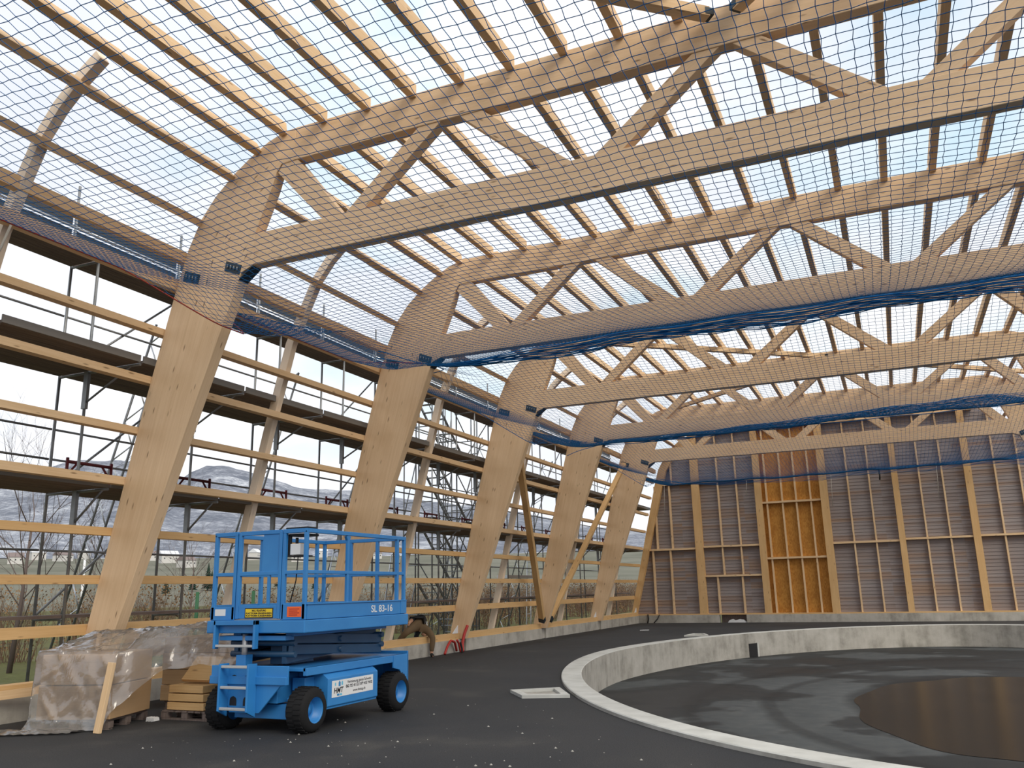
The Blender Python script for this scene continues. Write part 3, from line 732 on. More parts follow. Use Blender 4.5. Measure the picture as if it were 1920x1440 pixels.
# lattice rakers leaning against the scaffold
rak = empty('lattice_raker', (0, 0, 0), '', 'strut', 'lattice raking struts of the scaffold')
def raker_bits():
    A = Vector((-3.6, 0, -.1)); B = Vector((-1.12, 0, 7.3)); d = (B-A); p = Vector((.98, 0, -.33)).normalized()*.42
    L = sb(); L.tube([A, B], .026, 8); L.build('chord', 'galv', rak)
    L = sb(); L.tube([A-p, B-p], .026, 8); L.build('chord', 'galv', rak)
    L = sb(); n = 9
    for q in range(n):
        L.tube([A+d*q/n, A+d*(q+.5)/n-p], .016, 5); L.tube([A+d*(q+.5)/n-p, A+d*(q+1)/n], .016, 5)
    L.build('lacing', 'alu', rak)
raker_bits()
for k, y in enumerate((-1.55, 2.55, 6.9, 11.3, 18.6, 25.0)):
    o = rak if k == 0 else copy_tree(rak); o.location = (0, y, 0)
    o['label'] = f'slanting lattice strut propping the scaffold, {ORD[k+1]} from the near end'
# stair tower behind the scaffold
st = empty('scaffold_stair_tower', (-2.2, 16.2, 0), 'scaffold stair tower with steep stair flights beyond the third bay', 'stairs')
so = st.location
def tbm(): return MB(so)
SX0, SX1, SY0, SY1 = -2.75, -1.65, 14.9, 18.4
for x in (SX0, SX1):
    for y in (SY0, 15.7, SY1, 17.9):
        tbm().tube([(x, y, -.1), (x, y, 8.6)], .026, 8).build('standard', 'galv', st)
for q in range(4):
    z0 = .0+2.1*q
    f = tbm()
    for x in (SX0+.2, SX1-.2): f.beam((x, 15.5, z0+2.05), (x, 17.9, z0), .04, .09)
    f.build('stringer', 'galv', st)
    f = tbm()
    for s_ in range(9):
        t = (s_+.5)/9; f.box(SX0+.2, SX1-.2, 15.5+2.4*t-.07, 15.5+2.4*t+.07, z0+2.05*(1-t)-.02, z0+2.05*(1-t)+.01)
    f.build('tread', 'galv', st)
    f = tbm()
    for x in (SX0+.12, SX1-.12): f.tube([(x, 15.5, z0+2.9), (x, 17.9, z0+.9)], .02, 6)
    f.build('handrail', 'galv', st)
    tbm().box(SX0, SX1, 17.9, SY1, z0-.04, z0).build('landing', 'deck', st)
    tbm().box(SX0, SX1, SY0, 15.5, z0+2.04, z0+2.08).build('landing', 'deck', st)
    f = tbm()
    for y in (SY0, SY1):
        for dz in (.5, 1.0): f.tube([(SX0, y, z0+dz), (SX1, y, z0+dz)], .02, 6)
    for x in (SX0, SX1): f.tube([(x, SY0, z0+1.05), (x, SY1, z0+1.05)], .02, 6)
    f.build('guard_rail', 'galv', st)
    f = tbm(); f.tube([(SX0, SY0, z0), (SX0, 15.7, z0+2.0)], .02, 6); f.tube([(SX0, 17.9, z0), (SX0, SY1, z0+2.0)], .02, 6); f.build('brace', 'galv', st)
# bright aluminium frames stacked low behind the scaffold
for k, (y, lab) in enumerate(((8.3, 'bright aluminium lattice frame leaning behind the scaffold, second bay'), (11.4, 'bright aluminium lattice frame leaning behind the scaffold, third bay'), (22.4, 'bright aluminium lattice frame leaning behind the scaffold, fourth bay'))):
    r = empty('aluminium_frame', (-1.9, y, 0), lab, 'frame', 'aluminium lattice frames')
    f = MB(r.location)
    for q in (0, .45): f.tube([(-1.5, y+q, -.1), (-2.1, y+1.7+q, 2.9)], .022, 6)
    f.build('stringer', 'alu', r)
    for s_ in range(8):
        t = s_/7; p = Vector((-1.5, y, -.1)).lerp(Vector((-2.1, y+1.7, 2.9)), t); MB(r.location).tube([p, p+Vector((0, .45, .0))], .014, 5).build('rung', 'alu', r)
    f = MB(r.location); f.box(-2.2, -1.75, y-1.2, y+1.6, 2.2, 2.32); f.build('catwalk', 'alu', r)

# ================================================================== SAFETY NETS
JY = [-7.0, 6.15, 19.1, 31.9]
CS = .125
def sstep(a, b_, x):
    t = max(0, min(1, (x-a)/(b_-a))); return t*t*(3-2*t)
def xedge(y):
    e = 1.62
    for i in range(-1, 6):
        yc = i*D+.02
        pk = 2.80 if i % 2 == 0 else 3.14
        if y < yc: f = 1-sstep(.0, 1.15, yc-.12-y)
        else: f = 1-sstep(.15, .75, y-yc-T)
        e = max(e, 1.62+(pk-1.62)*f)
    return e
def zint(p, x, y):
    a, b_ = JY[p], JY[p+1]; t = (y-a)/(b_-a)
    za, zm, zb3 = [(6.75, 5.92, 6.74), (6.70, 6.0, 6.95), (6.86, 6.22, 6.72)][p]
    if p == 0: zb3 += .15*sstep(3, 8, x)
    if p == 1: zb3 += .035*max(0, x-6); za += .15*sstep(3, 8, x)
    if p == 2: zb3 += .02*max(0, x-9); za += .01*(x-8)
    sag = za+(zb3-za)*t; mid = (za+zb3)/2
    return sag-(mid-zm)*4*t*(1-t) + .03*math.sin(x*1.1+p)*math.sin(PI*t) + .018*math.sin(x*2.7+y*.9)
def netz(p, x, y):
    e = xedge(y); e2 = HX-e
    zi = zint(p, x, y)
    near = min(1, max(0, (e-1.62)/1.2))     # where the edge swings round a column it hangs lower or higher with it
    ze = 6.86+((6.0 if round(y/D) % 2 == 0 else 6.84)-6.86)*near
    dd = min(x-e, e2-x)
    L = max(.7, abs(ze-zi)/.30)
    return zi+(ze-zi)*max(0, 1-dd/L)**1.25
def strand(b, pts, r): b.tube(pts, r, 3, smooth=True, cap=False)
NETL = ['near blue safety net sagging overhead under the nearest truss', 'middle blue safety net hung under the third truss', 'far blue safety net hung under the farthest truss before the end wall']
for p in range(3):
    org = Vector((10.1, (JY[p]+JY[p+1])/2, 6.5))
    net = empty('safety_net', org, NETL[p], 'safety net', 'safety nets')
    b = MB(org); ya, yb = JY[p]+(.09 if p else 0), JY[p+1]
    ny = int((yb-ya)/CS); ys = [ya+(yb-ya)*j/ny for j in range(ny+1)]
    nx = int((HX-3.2)/CS); xs = [1.6+CS*i for i in range(nx+1)]
    jit = lambda i, j: ((.006 if (i+j) % 2 else -.006), (.006 if (i+j) % 2 else -.006))
    def node(i, j):
        x, y = xs[i], ys[j]; dx, dy = jit(i, j)
        return (x+dx, y+dy, netz(p, x, y))
    R_ = .0040
    for j in range(ny+1):
        e = xedge(ys[j]); idx = [i for i in range(nx+1) if e < xs[i] < HX-e]
        strand(b, [(e, ys[j], netz(p, e, ys[j]))]+[node(i, j) for i in idx], R_)
    for i in range(nx+1):
        run = []
        for j in range(ny+1):
            if xedge(ys[j]) < xs[i] < HX-xedge(ys[j]): run.append(node(i, j))
            else:
                if len(run) > 1: strand(b, run, R_)
                run = []
        if len(run) > 1: strand(b, run, R_)
    # hanging hem at the far joint
    hem = (.27, .20, .24)[p]
    zend = lambda x: netz(p, x, yb)
    nh = (15, 9, 9)[p]; rh = (.0125, .0115, .0075)[p]
    for k in range(1, nh+1):
        strand(b, [(xs[i], yb+.025*math.sin(k*1.9+xs[i]*2.3), zend(xs[i])-(.015+hem*sstep(2, 7.5, xs[i]+.3)*k/nh)*(1+.16*math.sin(xs[i]*1.3+p)+.05*math.sin(xs[i]*7.1+k))) for i in range(nx+1) if xedge(yb) < xs[i] < HX-1.7], rh)
    b.build('mesh', 'net', net)
    for yy_ in (ya, yb): MB(org).tube([(x, yy_, netz(p, x, yy_)-.012) for x in xs if 1.7 < x < HX-1.7], .012, 5).build('seam_rope', 'net', net)
    b = MB(org); yy = [ya+(yb-ya)*j/140 for j in range(141)]
    b.tube([(xedge(y), y, netz(p, xedge(y), y)) for y in yy], .011, 5); b.build('border_cord', 'redcord' if p == 0 else 'net', net)

# ================================================================== SCISSOR LIFT
LO = Vector((4.63, .15, 0))
lift = empty('scissor_lift', LO, 'blue scissor lift with lowered platform and guard rails', 'lift')
def lb(): return MB(LO)
def LP(name, bld, m='blue', parent=None, label=None, bev=.006):
    o = bld.build(name, m, parent or lift, loc=(0, 0, 0), label=label)
    if bev: bevel(o, bev)
    return o
# wheels
def wheel(cx, cy, side):
    w = lb(); r, hw = .278, .15
    prof = [(-hw, .16), (-hw, r-.05), (-hw+.035, r-.012), (-hw+.07, r), (hw-.07, r), (hw-.035, r-.012), (hw, r-.05), (hw, .16)]
    w.lathe(prof, (cx, cy, r), 'x', 40)
    for k in range(28):
        for s_ in (-1, 1):
            a = 2*PI*(k+.25*s_)/28
            c = Vector((cx+s_*.055, cy+math.cos(a)*(r+.001), r+math.sin(a)*(r+.001)))
            rad = Vector((0, math.cos(a), math.sin(a)))
            w.beam(c-Vector((.05, 0, 0)), c+Vector((.05, 0, 0)), .026, .012, up=rad)
    o = LP('wheel', w, 'rubber', bev=0)
    rm = lb(); s_ = side
    rm.lathe([(s_*.135, .175), (s_*.145, .165), (s_*.13, .15), (s_*.02, .142), (s_*.015, .07), (s_*.045, .065), (s_*.05, .0)] , (cx, cy, r), 'x', 32)
    rm.lathe([(-s_*.13, .165), (-s_*.05, .15), (-s_*.04, .0)], (cx, cy, r), 'x', 24)
    ro = LP('rim', rm, 'blue', o, bev=0)
    bl = lb()
    for k in range(5):
        a = 2*PI*k/5; bl.tube([(cx+s_*.012, cy+.105*math.cos(a), r+.105*math.sin(a)), (cx+s_*.035, cy+.105*math.cos(a), r+.105*math.sin(a))], .014, 6)
for cx, cy, s_ in ((5.285, -.84, 1), (5.285, 1.25, 1), (3.975, -.84, -1), (3.975, 1.25, -1)): wheel(cx, cy, s_)
# chassis
c = lb(); c.box(4.30, 4.96, -1.02, 1.5, .36, .72); LP('chassis', c)
c = lb(); c.box(4.05, 5.36, -.98, 1.46, .752, .80); c.box(5.32, 5.38, -.98, 1.46, .70, .80); c.box(3.92, 3.98, -.98, 1.46, .70, .80); c.box(3.95, 4.05, -.98, 1.46, .752, .80); LP('chassis_deck', c)
c = lb(); c.prism([(1.10, .80), (1.52, .80), (1.52, .40), (1.40, .40), (1.28, .58), (1.10, .62)], 5.36, 5.39, 'x'); c.box(3.92, 5.39, 1.50, 1.53, .40, .84); LP('tail_plate', c)
c = lb(); c.tube([(4.14, 1.25, .278), (5.12, 1.25, .278)], .05, 10); LP('axle', c)
c = lb(); c.tube([(4.14, -.84, .278), (5.12, -.84, .278)], .05, 10); c.box(4.2, 5.05, -.93, -.75, .16, .34); LP('axle', c)
c = lb(); c.box(5.02, 5.18, -.90, -.60, .14, .42); c.box(4.98, 5.30, -.72, -.42, .40, .46); c.box(5.02, 5.22, -.80, -.45, .50, .66); LP('steering_knuckle', c)
# side boxes
def sidebox(m):
    poly = [(5.42, .27), (5.44, .29), (5.44, .63), (5.29, .74), (4.965, .74), (4.965, .25), (5.42, .25)]
    poly = [(m(x), z) for x, z in poly]
    if m(0) != 0: poly = poly[::-1]
    c = lb(); c.prism(poly, -.60, .59); return LP('battery_box', c)
bx = sidebox(lambda x: x)
sidebox(lambda x: 2*4.63-x)
c = lb(); c.tube([(5.36, -.03, .70), (5.37, -.03, .735), (5.37, .10, .735), (5.36, .10, .70)], .008, 6); LP('handle', c, 'plate', bx, bev=0)
# writing ------------------------------------------------------------
def text_mesh(body, size, origin, ex, ey, m, name, parent, bold=0.0, width=None, align='LEFT', shear=0.0):
    cu_ = bpy.data.curves.new('t', 'FONT'); cu_.body = body; cu_.size = size; cu_.align_x = align; cu_.offset = bold; cu_.shear = shear
    cu_.extrude = .0006
    to = bpy.data.objects.new('t', cu_); COL.objects.link(to)
    me = bpy.data.meshes.new_from_object(to.evaluated_get(bpy.context.evaluated_depsgraph_get()))
    bpy.data.objects.remove(to)
    ex = Vector(ex).normalized(); ey = Vector(ey).normalized(); ez = ex.cross(ey)
    xs_ = [v.co.x for v in me.vertices]; sx = 1.0
    if width: sx = width/(max(xs_)-min(xs_))
    for v in me.vertices:
        p = Vector(origin)+ex*v.co.x*sx+ey*v.co.y+ez*(v.co.z+.0008); v.co = p-LO
    me.name = name; me.materials.clear(); me.materials.append(MT[m])
    o = bpy.data.objects.new(name, me); COL.objects.link(o); o.parent = parent; return o
EX, EY = (0, 1, 0), (0, 0, 1)
c = lb(); c.box(5.440, 5.4425, -.515, .465, .385, .595); sg = LP('sticker', c, 'white', bx, label='white rental sticker with blue arrow logo and phone numbers', bev=0)
XS = 5.4428
text_mesh('HMT', .098, (XS, -.475, .435), EX, EY, 'ink', 'sticker_text', sg, .002, .215, shear=.15)
text_mesh('Vermietung ganze Schweiz', .052, (XS, -.165, .536), EX, EY, 'ink', 'sticker_text', sg, .0004, .58)
text_mesh('062 722 41 52 / 079 415 94 02', .052, (XS, -.20, .482), EX, EY, 'ink', 'sticker_text', sg, .0014, .645)
text_mesh('www.hmtag.ch', .048, (XS, -.03, .418), EX, EY, 'ink', 'sticker_text', sg, .0003, .30)
def arrow(yc, zc, s_, m):
    c = lb(); c.prism([(yc-s_*.5, zc), (yc+s_*.5, zc), (yc+s_*.5, zc+s_*.9), (yc+s_*.62, zc+s_*.9), (yc, zc+s_*1.6), (yc-s_*.62, zc+s_*.9), (yc-s_*.5, zc+s_*.9)], XS, XS+.0006, 'x'); LP('logo', c, m, sg, bev=0)
arrow(-.44, .53, .028, 'logolight'); arrow(-.345, .517, .045, 'logoblue'); arrow(-.285, .525, .036, 'logolight')
c = lb(); c.prism([(-.40, .398), (-.345, .398), (-.345, .424), (-.40, .424)], XS, XS+.0006, 'x'); LP('logo', c, 'logoblue', sg, bev=0)
c = lb(); c.prism([(-.335, .398), (-.285, .398), (-.285, .424), (-.335, .424)], XS, XS+.0006, 'x'); LP('logo', c, 'logolight', sg, bev=0)
# nose with ladder
c = lb(); c.prism([(3.95, .83), (5.20, .83), (5.20, .60), (5.08, .58), (4.76, .25), (4.28, .25), (4.12, .58), (3.95, .62)], -1.13, -1.10); nose = LP('nose_plate', c)
c = lb(); c.box(3.95, 5.20, -1.16, -1.13, .60, .70); LP('nose_ridge', c)
for x in (4.22, 4.68):
    c = lb(); c.prism([(-1.30, .86), (-1.13, .86), (-1.13, .20), (-1.30, .28)], x, x+.03, 'x'); LP('ladder_cheek', c)
for z in (.825, .57, .31):
    c = lb(); c.box(4.25, 4.68, -1.29, -1.24, z-.018, z+.018); LP('ladder_step', c, 'alu', label='bare metal step')
for x in (4.34, 4.56):
    for z in (.60, .335):
        c = lb(); pr = [(x-.055, z), (x+.055, z), (x+.055, z+.06)]+[(x+.055*math.cos(a), z+.06+.055*math.sin(a)) for a in (PI*.15, PI*.3, PI*.5, PI*.7, PI*.85)]+[(x-.055, z+.06)]
        c.prism(pr, -1.134, -1.130); h = LP('foot_hole_shade', c, 'black', nose, bev=0)  # black plate on the nose, stands for the shade inside a foot hole
    c = lb(); c.box(x-.005, x+.045, -1.137, -1.134, .61, .665); LP('rear_lamp', c, 'redlamp', nose, label='red lamp in the foot hole', bev=0)
c = lb(); c.tube([(4.42, -1.05, .80), (4.42, -1.05, 1.22)], .038, 12); LP('piston', c, 'piston', label='grey hydraulic piston', bev=0)
c = lb(); c.box(4.34, 4.50, -1.12, -.98, .80, .96); LP('piston_base', c)
# scissors
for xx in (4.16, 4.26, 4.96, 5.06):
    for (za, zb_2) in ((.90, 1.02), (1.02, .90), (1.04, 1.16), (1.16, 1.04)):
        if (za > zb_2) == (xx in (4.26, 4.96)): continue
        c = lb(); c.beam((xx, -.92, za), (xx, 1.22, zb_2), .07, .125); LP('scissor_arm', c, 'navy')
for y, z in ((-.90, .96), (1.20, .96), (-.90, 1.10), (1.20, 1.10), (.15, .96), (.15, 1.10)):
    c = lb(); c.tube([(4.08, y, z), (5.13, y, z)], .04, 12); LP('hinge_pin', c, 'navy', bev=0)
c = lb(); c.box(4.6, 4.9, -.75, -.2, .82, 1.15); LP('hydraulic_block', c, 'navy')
for x in (4.13, 5.0):
    c = lb(); c.box(x, x+.13, -.95, 1.30, 1.185, 1.23); LP('platform_rail', c)
# platform
c = lb(); c.box(3.83, 5.44, -1.14, 1.43, 1.235, 1.395); LP('platform_base', c, bev=.012)
c = lb(); c.box(3.86, 5.40, -1.10, 1.40, 1.396, 1.41); LP('platform_floor', c, 'piston')
def tube4(pts, w=.045):
    c = lb()
    for A, B in zip(pts[:-1], pts[1:]): c.beam(A, B, w, w)
    return c
ZF, ZM, ZTOP = 1.405, 2.0, 2.535
XR, XL, YF, YB = 5.385, 3.885, -1.085, 1.375
# toe boards
c = lb(); c.box(5.395, 5.42, YF+.02, YB, 1.40, 1.60); c.box(5.40, 5.435, YF, YB+.02, 1.585, 1.605); c.box(5.40, 5.43, YB-.14, YB+.02, 1.40, 1.60); LP('toe_board', c)
c = lb(); c.box(3.85, 3.875, YF+.02, YB, 1.40, 1.60); LP('toe_board', c)
c = lb(); c.box(3.86, 5.41, YB, YB+.025, 1.40, 1.60); LP('toe_board', c)
c = lb(); c.box(3.85, 4.255, YF-.025, YF, 1.40, 1.575); LP('toe_board', c)
c = lb(); c.box(5.04, 5.42, YF-.025, YF, 1.40, 1.60); LP('toe_board', c)
# posts
for x, y in ((XR, YF), (XR, -.15), (XR, 1.17), (XR, YB), (XL, YF), (XL, -.15), (XL, 1.17), (XL, YB), (4.235, YF), (5.045, YF), (4.4, YB), (4.9, YB)):
    c = lb(); c.beam((x, y, ZF), (x, y, ZTOP), .05 if (x, y) != (XR, -.15) else .04, .05, up=(0, 1, 0)); LP('guard_post', c)
for pts in ([(XR, YF-.025, ZTOP), (XR, YB+.025, ZTOP)], [(XL, YF-.025, ZTOP), (XL, YB+.025, ZTOP)], [(XL, YB, ZTOP), (XR, YB, ZTOP)], [(XL, YF, ZTOP), (4.26, YF, ZTOP)], [(5.02, YF, ZTOP), (XR, YF, ZTOP)],
            [(XR, YF, ZM), (XR, YB, ZM)], [(XL, YF, ZM), (XL, YB, ZM)], [(XL, YB, ZM), (XR, YB, ZM)], [(XL, YF, ZM), (4.235, YF, ZM)], [(5.045, YF, ZM), (XR, YF, ZM)]):
    LP('guard_rail', tube4(pts, .055 if pts[0][2] > 2.2 else .045))
c = lb(); c.prism([(-.21, 2.50), (-.09, 2.50), (-.125, 2.44), (-.175, 2.44)], XR-.025, XR+.02, 'x'); LP('gusset', c)
# gate
g = lb()
for x in (4.30, 4.985): g.beam((x, YF, ZF+.01), (x, YF, ZTOP+.01), .05, .05, up=(0, 1, 0))
for z in (ZTOP, ZM): g.beam((4.30, YF, z), (4.985, YF, z), .045, .055)
g.box(4.325, 4.96, YF-.02, YF, 1.42, 1.59); g.beam((4.80, YF, 1.59), (4.80, YF, ZM), .04, .035, up=(0, 1, 0))
gate = LP('gate', g)
c = lb(); c.box(4.69, 4.965, YF-.012, YF+.005, 2.02, 2.51); LP('gate_panel', c, 'blue', gate)
# control box
c = lb(); c.box(5.04, 5.40, YF+.0, YF+.20, 2.565, 2.585); c.box(5.06, 5.36, YF+.03, YF+.30, 2.47, 2.50); c.box(5.05, 5.33, YF+.02, YF+.22, 2.20, 2.22); c.box(5.06, 5.10, YF+.03, YF+.07, 2.2, 2.5); ctl = LP('control_tray', c, 'black')
c = lb(); c.box(5.10, 5.26, YF+.03, YF+.16, 2.225, 2.37); LP('control_box', c, 'white', ctl, label='pale control box')
c = lb(); c.tube([(5.17, YF+.08, 2.37), (5.17, YF+.08, 2.45)], .02, 8); c.tube([(5.30, YF+.1, 2.47), (5.33, YF+.12, 2.3), (5.26, YF+.12, 2.22)], .012, 6); c.tube([(5.22, YF+.05, 2.2), (5.2, YF+.05, 1.9), (5.12, YF+.05, 1.62)], .008, 5); LP('cable', c, 'black', ctl, bev=0)
# signs
def sign(x0, x1, z0, z1, m, name, label, par):
    c = lb(); c.box(x0, x1, YF-.0285, YF-.0255, z0, z1); return LP(name, c, m, par, label=label, bev=0)
yp = YF-.0290
c = lb(); c.box(4.44, 4.905, YF-.024, YF-.020, 1.425, 1.555); s1 = LP('load_sign', c, 'ink', gate, label='yellow sign with black border and lettering', bev=0)
c = lb(); c.box(4.452, 4.893, YF-.026, YF-.024, 1.437, 1.543); LP('sign_face', c, 'yellow', s1, bev=0)
FX = (1, 0, 0)
text_mesh('MAX. BELASTUNG', .034, (4.56, YF-.0262, 1.510), FX, EY, 'ink', 'sign_text', s1, .0012, .23)
text_mesh('PLATTFORM EINGEFAHREN', .030, (4.462, YF-.0262, 1.477), FX, EY, 'ink', 'sign_text', s1, .001, .42)
text_mesh('PLATTFORM AUSGEFAHREN', .030, (4.462, YF-.0262, 1.446), FX, EY, 'ink', 'sign_text', s1, .001, .42)
s2 = sign(5.135, 5.36, 1.435, 1.565, 'orange', 'notice_sticker', 'bright orange notice sticker', lift)
for k, z in enumerate((1.535, 1.51, 1.485, 1.46)):
    c = lb(); c.box(5.165, 5.33-.03*(k % 2), YF-.0292, YF-.0286, z-.006, z+.006); LP('notice_line', c, 'redlamp', s2, bev=0)
s3 = sign(3.935, 4.115, 1.46, 1.545, 'white', 'inspection_label', 'white inspection label', lift)
text_mesh('SL 83-16', .135, (5.4205, .42, 1.448), EX, EY, 'white', 'model_number', lift, .0020, .575)
# hanging upper ladder
c = lb()
for x in (4.02, 4.68): c.box(x, x+.035, -1.22, -1.14, 1.04, 1.40)
c.box(4.02, 4.715, -1.22, -1.14, 1.34, 1.40); LP('upper_ladder', c)
c = lb(); c.box(4.055, 4.68, -1.21, -1.17, 1.06, 1.095); LP('ladder_step', c, 'alu', label='bare metal step')
c = lb(); c.box(4.0, 5.1, -1.08, -.9, 1.14, 1.20); LP('under_frame', c)

# ================================================================== PILES UNDER PLASTIC
def wbox(name, c0, a, u0, u1, v0, v1, z0, z1, m, label, cat, group=None, seams=()):
    """box with base corner c0, u along (cos a, sin a), v along (-sin a, cos a)"""
    e = Vector((math.cos(a), math.sin(a), 0)); f = Vector((-math.sin(a), math.cos(a), 0))
    org = Vector((c0[0], c0[1], 0))+e*(u0+u1)/2+f*(v0+v1)/2; org.z = z0
    b = MB(org)
    zz = [z0]+list(seams)+[z1]
    for q in range(len(zz)-1):
        s_ = .008*(q % 2)
        p = Vector((c0[0], c0[1], (zz[q]+zz[q+1])/2))
        b.beam(p+e*(u0+s_)+f*(v0+v1)/2, p+e*(u1-s_)+f*(v0+v1)/2, v1-v0-2*s_, zz[q+1]-zz[q]-.008)
    o = b.build(name, m); bevel(o, .008)
    return tag(o, label, cat, group)
def pallet(c0, a, u0, u1, v0, v1, label):
    e = Vector((math.cos(a), math.sin(a), 0)); f = Vector((-math.sin(a), math.cos(a), 0)); c0 = Vector((c0[0], c0[1], 0))
    p = empty('pallet', c0+e*u0+f*v0, label, 'pallet', 'wooden pallets')
    for q in range(3):
        v = v0+.06+(v1-v0-.12)*q/2
        b = MB(p.location); b.beam(c0+e*u0+f*v+Vector((0, 0, .012)), c0+e*u1+f*v+Vector((0, 0, .012)), .1, .022)
        for s_ in (0.05, .5, .95):
            u = u0+(u1-u0)*s_; b.beam(c0+e*(u-.06)+f*v+Vector((0, 0, .065)), c0+e*(u+.06)+f*v+Vector((0, 0, .065)), .1, .08)
        b.build('runner', 'deck', p)
    b = MB(p.location); n = 7
    for q in range(n):
        u = u0+.06+(u1-u0-.12)*q/(n-1); b.beam(c0+e*u+f*v0+Vector((0, 0, .118)), c0+e*u+f*v1+Vector((0, 0, .118)), .095, .022)
    b.build('deck_boards', 'deck', p)
PA = math.radians(19)
PC = (2.50, -1.42)
pallet(PC, PA, -1.03, -.02, .02, 1.06, 'wooden pallet under the plastic-wrapped board pack')
wbox('board_pack', PC, PA, -1.05, 0.0, 0.0, 1.08, .131, .575, 'board', 'lower pack of brown boards under the plastic sheet', 'board pack', 'board packs')
wbox('board_pack', PC, PA, -1.04, -.01, .01, 1.07, .580, .985, 'board', 'upper pack of brown boards under the plastic sheet', 'board pack', 'board packs')
pallet((1.55, .45), .05, 0, 1.9, 0, 1.0, 'wooden pallet under the long stack behind the board packs')
wbox('timber_stack', (1.5, .42), .05, 0, 1.75, 0, .98, .131, 1.10, 'board', 'long brown timber stack under plastic, nearest the wall', 'timber stack', None, (.37, .61, .86))
P3 = (2.42, -.42); A3 = -.02
pallet(P3, A3, -.02, .86, 0, .72, 'dark wooden pallet carrying the loose boards beside the lift')
for k in range(3):
    wbox('timber_board', P3, A3, .06+.01*k, .76-.015*k, .02, .60, .131+.118*k, .131+.118*k+.112, 'timber2', f'thick golden board, {["lowest", "middle", "top"][k]} of the short stack beside the lift', 'board', 'golden boards beside the lift')
b = MB((2.82, -.1, .6)); e = Vector((math.cos(A3), math.sin(A3), 0))
b.beam(Vector((2.55, -.06, .672)), Vector((3.08, -.07, .672)), .42, .045, up=(0, -.85, .8))
tag(b.build('timber_board', 'timber2'), 'thin board lying tilted on the short golden stack', 'board', 'golden boards beside the lift')
# leaning stake
b = MB((2.55, -1.60, 0)); b.beam((2.575, -1.67, .0), (2.60, -1.545, .88), .095, .06, up=(0, 1, 0))
tag(bevel(b.build('wooden_stake', 'timber'), .005), 'upright wooden stake leaning against the plastic-covered pile', 'stake')
# plastic sheet draped over everything
def sheet():
    e = Vector((math.cos(PA), math.sin(PA), 0)); f = Vector((-math.sin(PA), math.cos(PA), 0)); c0 = Vector((*PC, 0))
    rnd = random.Random(3)
    ph = [rnd.uniform(0, 6.28) for _ in range(12)]
    def wr(u, v, w):
        return (math.sin(u*9+v*5+ph[0])*.5+math.sin(u*17-v*11+ph[1])*.3+math.sin(u*31+v*23+w*9+ph[2])*.2+math.sin(w*13+u*6+ph[3])*.4)
    b = MB((2.3, -.5, 0)); NU, NV = 96, 72; us = [-1.13+2.75*i/NU for i in range(NU+1)]
    for u in us:
        # control profile (v back from the front face, z) hem -> top front -> top back -> rear hem
        if u < .06:
            fl = max(0, min(1, (u+1.13)/.10)); rgt = max(0, min(1, (.06-u)/.12))
            hemz = .012
            bk = sstep(-.75, -.38, u)
            spill = .30*max(0, min(1, (-.20-u)/.8))+.05
            top = .995+.05*(1-abs(u+.7)/.7)
            prof = [(-spill-.06, .014), (-.10-.3*spill, .035), (-.055, .12), (-.05, .45), (-.045, .80), (-.02, top), (.25, top+.03), (.8, top+.12), (1.30, 1.25), (1.35+1.15*bk, 1.24), (1.42+1.68*bk, 1.18), (1.46+1.76*bk, .8)]
            if rgt < 1:
                prof = [(v+.05*(1-rgt), z+(.25*(1-rgt) if z < .9 else 0)) for v, z in prof]
        else:
            g = min(1, (u-.06)/.35)
            hem = .28+.47*sstep(.06, .5, u)+.03*math.sin(u*8)
            vh = .02+.62*sstep(.06, .55, u)-.22*sstep(.7, 1.5, u)
            bulge = 1.245+.09*math.sin((u-.1)*2.3)-.10*sstep(1.05, 1.62, u)
            tf = 1.0+(.03)*g-.10*sstep(1.0, 1.6, u)
            prof = [(vh, hem), (vh+.01, hem+.05), (vh+.02, hem+.10), (vh+.03, hem+.16), (vh+.06, hem+(tf-hem)*.7), (vh+.12, tf), (vh+.32, tf+.12), (vh+.6, bulge-.02), (1.30, bulge), (2.2, bulge-.02), (2.72, bulge-.04), (2.80, .8)]
        # resample
        d_ = [0]
        for q in range(1, len(prof)): d_.append(d_[-1]+math.hypot(prof[q][0]-prof[q-1][0], prof[q][1]-prof[q-1][1]))
        for j in range(NV+1):
            s_ = d_[-1]*j/NV
            q = next((q for q in range(1, len(d_)) if d_[q] >= s_-1e-9), len(d_)-1)
            t = (s_-d_[q-1])/max(1e-6, d_[q]-d_[q-1]); v = prof[q-1][0]+(prof[q][0]-prof[q-1][0])*t; z = prof[q-1][1]+(prof[q][1]-prof[q-1][1])*t
            w = wr(u, v, z)*.016+.035*(max(0, 1-abs(math.sin(u*5.3+v*2.1+z*3.7+ph[5]))*5)+max(0, 1-abs(math.sin(u*3.1-z*4.9-v*1.3+ph[6]))*6)+max(0, 1-abs(math.sin(u*8.3+z*1.9+ph[7]+.8*math.sin(z*5)))*6))
            uu = u
            if u < -1.04: uu = -1.075
            p = c0+e*(uu+.3*w)+f*(v-abs(w)*.9*(1 if z > .1 else .3))
            zz = z+abs(w)*(.8 if z > .9 else .35)
            if u < -1.06: zz = max(.02, zz-1.2*(-1.06-u)*10*.55*(1 if z > .2 else 0)); p = p-e*(.02+.3*(-1.06-u))
            p.z = max(.01, zz); b.add([p])
    W_ = NV+1
    for i in range(NU):
        for j in range(NV): b.face([i*W_+j, (i+1)*W_+j, (i+1)*W_+j+1, i*W_+j+1], None, True)
    # left cheek of the sheet, down to the asphalt
    o = b.build('plastic_sheet', 'film'); return o
tag(sheet(), 'clear wrinkled plastic sheet draped over the board packs beside the lift', 'plastic sheet')
b = MB((1.6, -2.0, 0)); NU, NV = 26, 10; n0 = len(b.v)
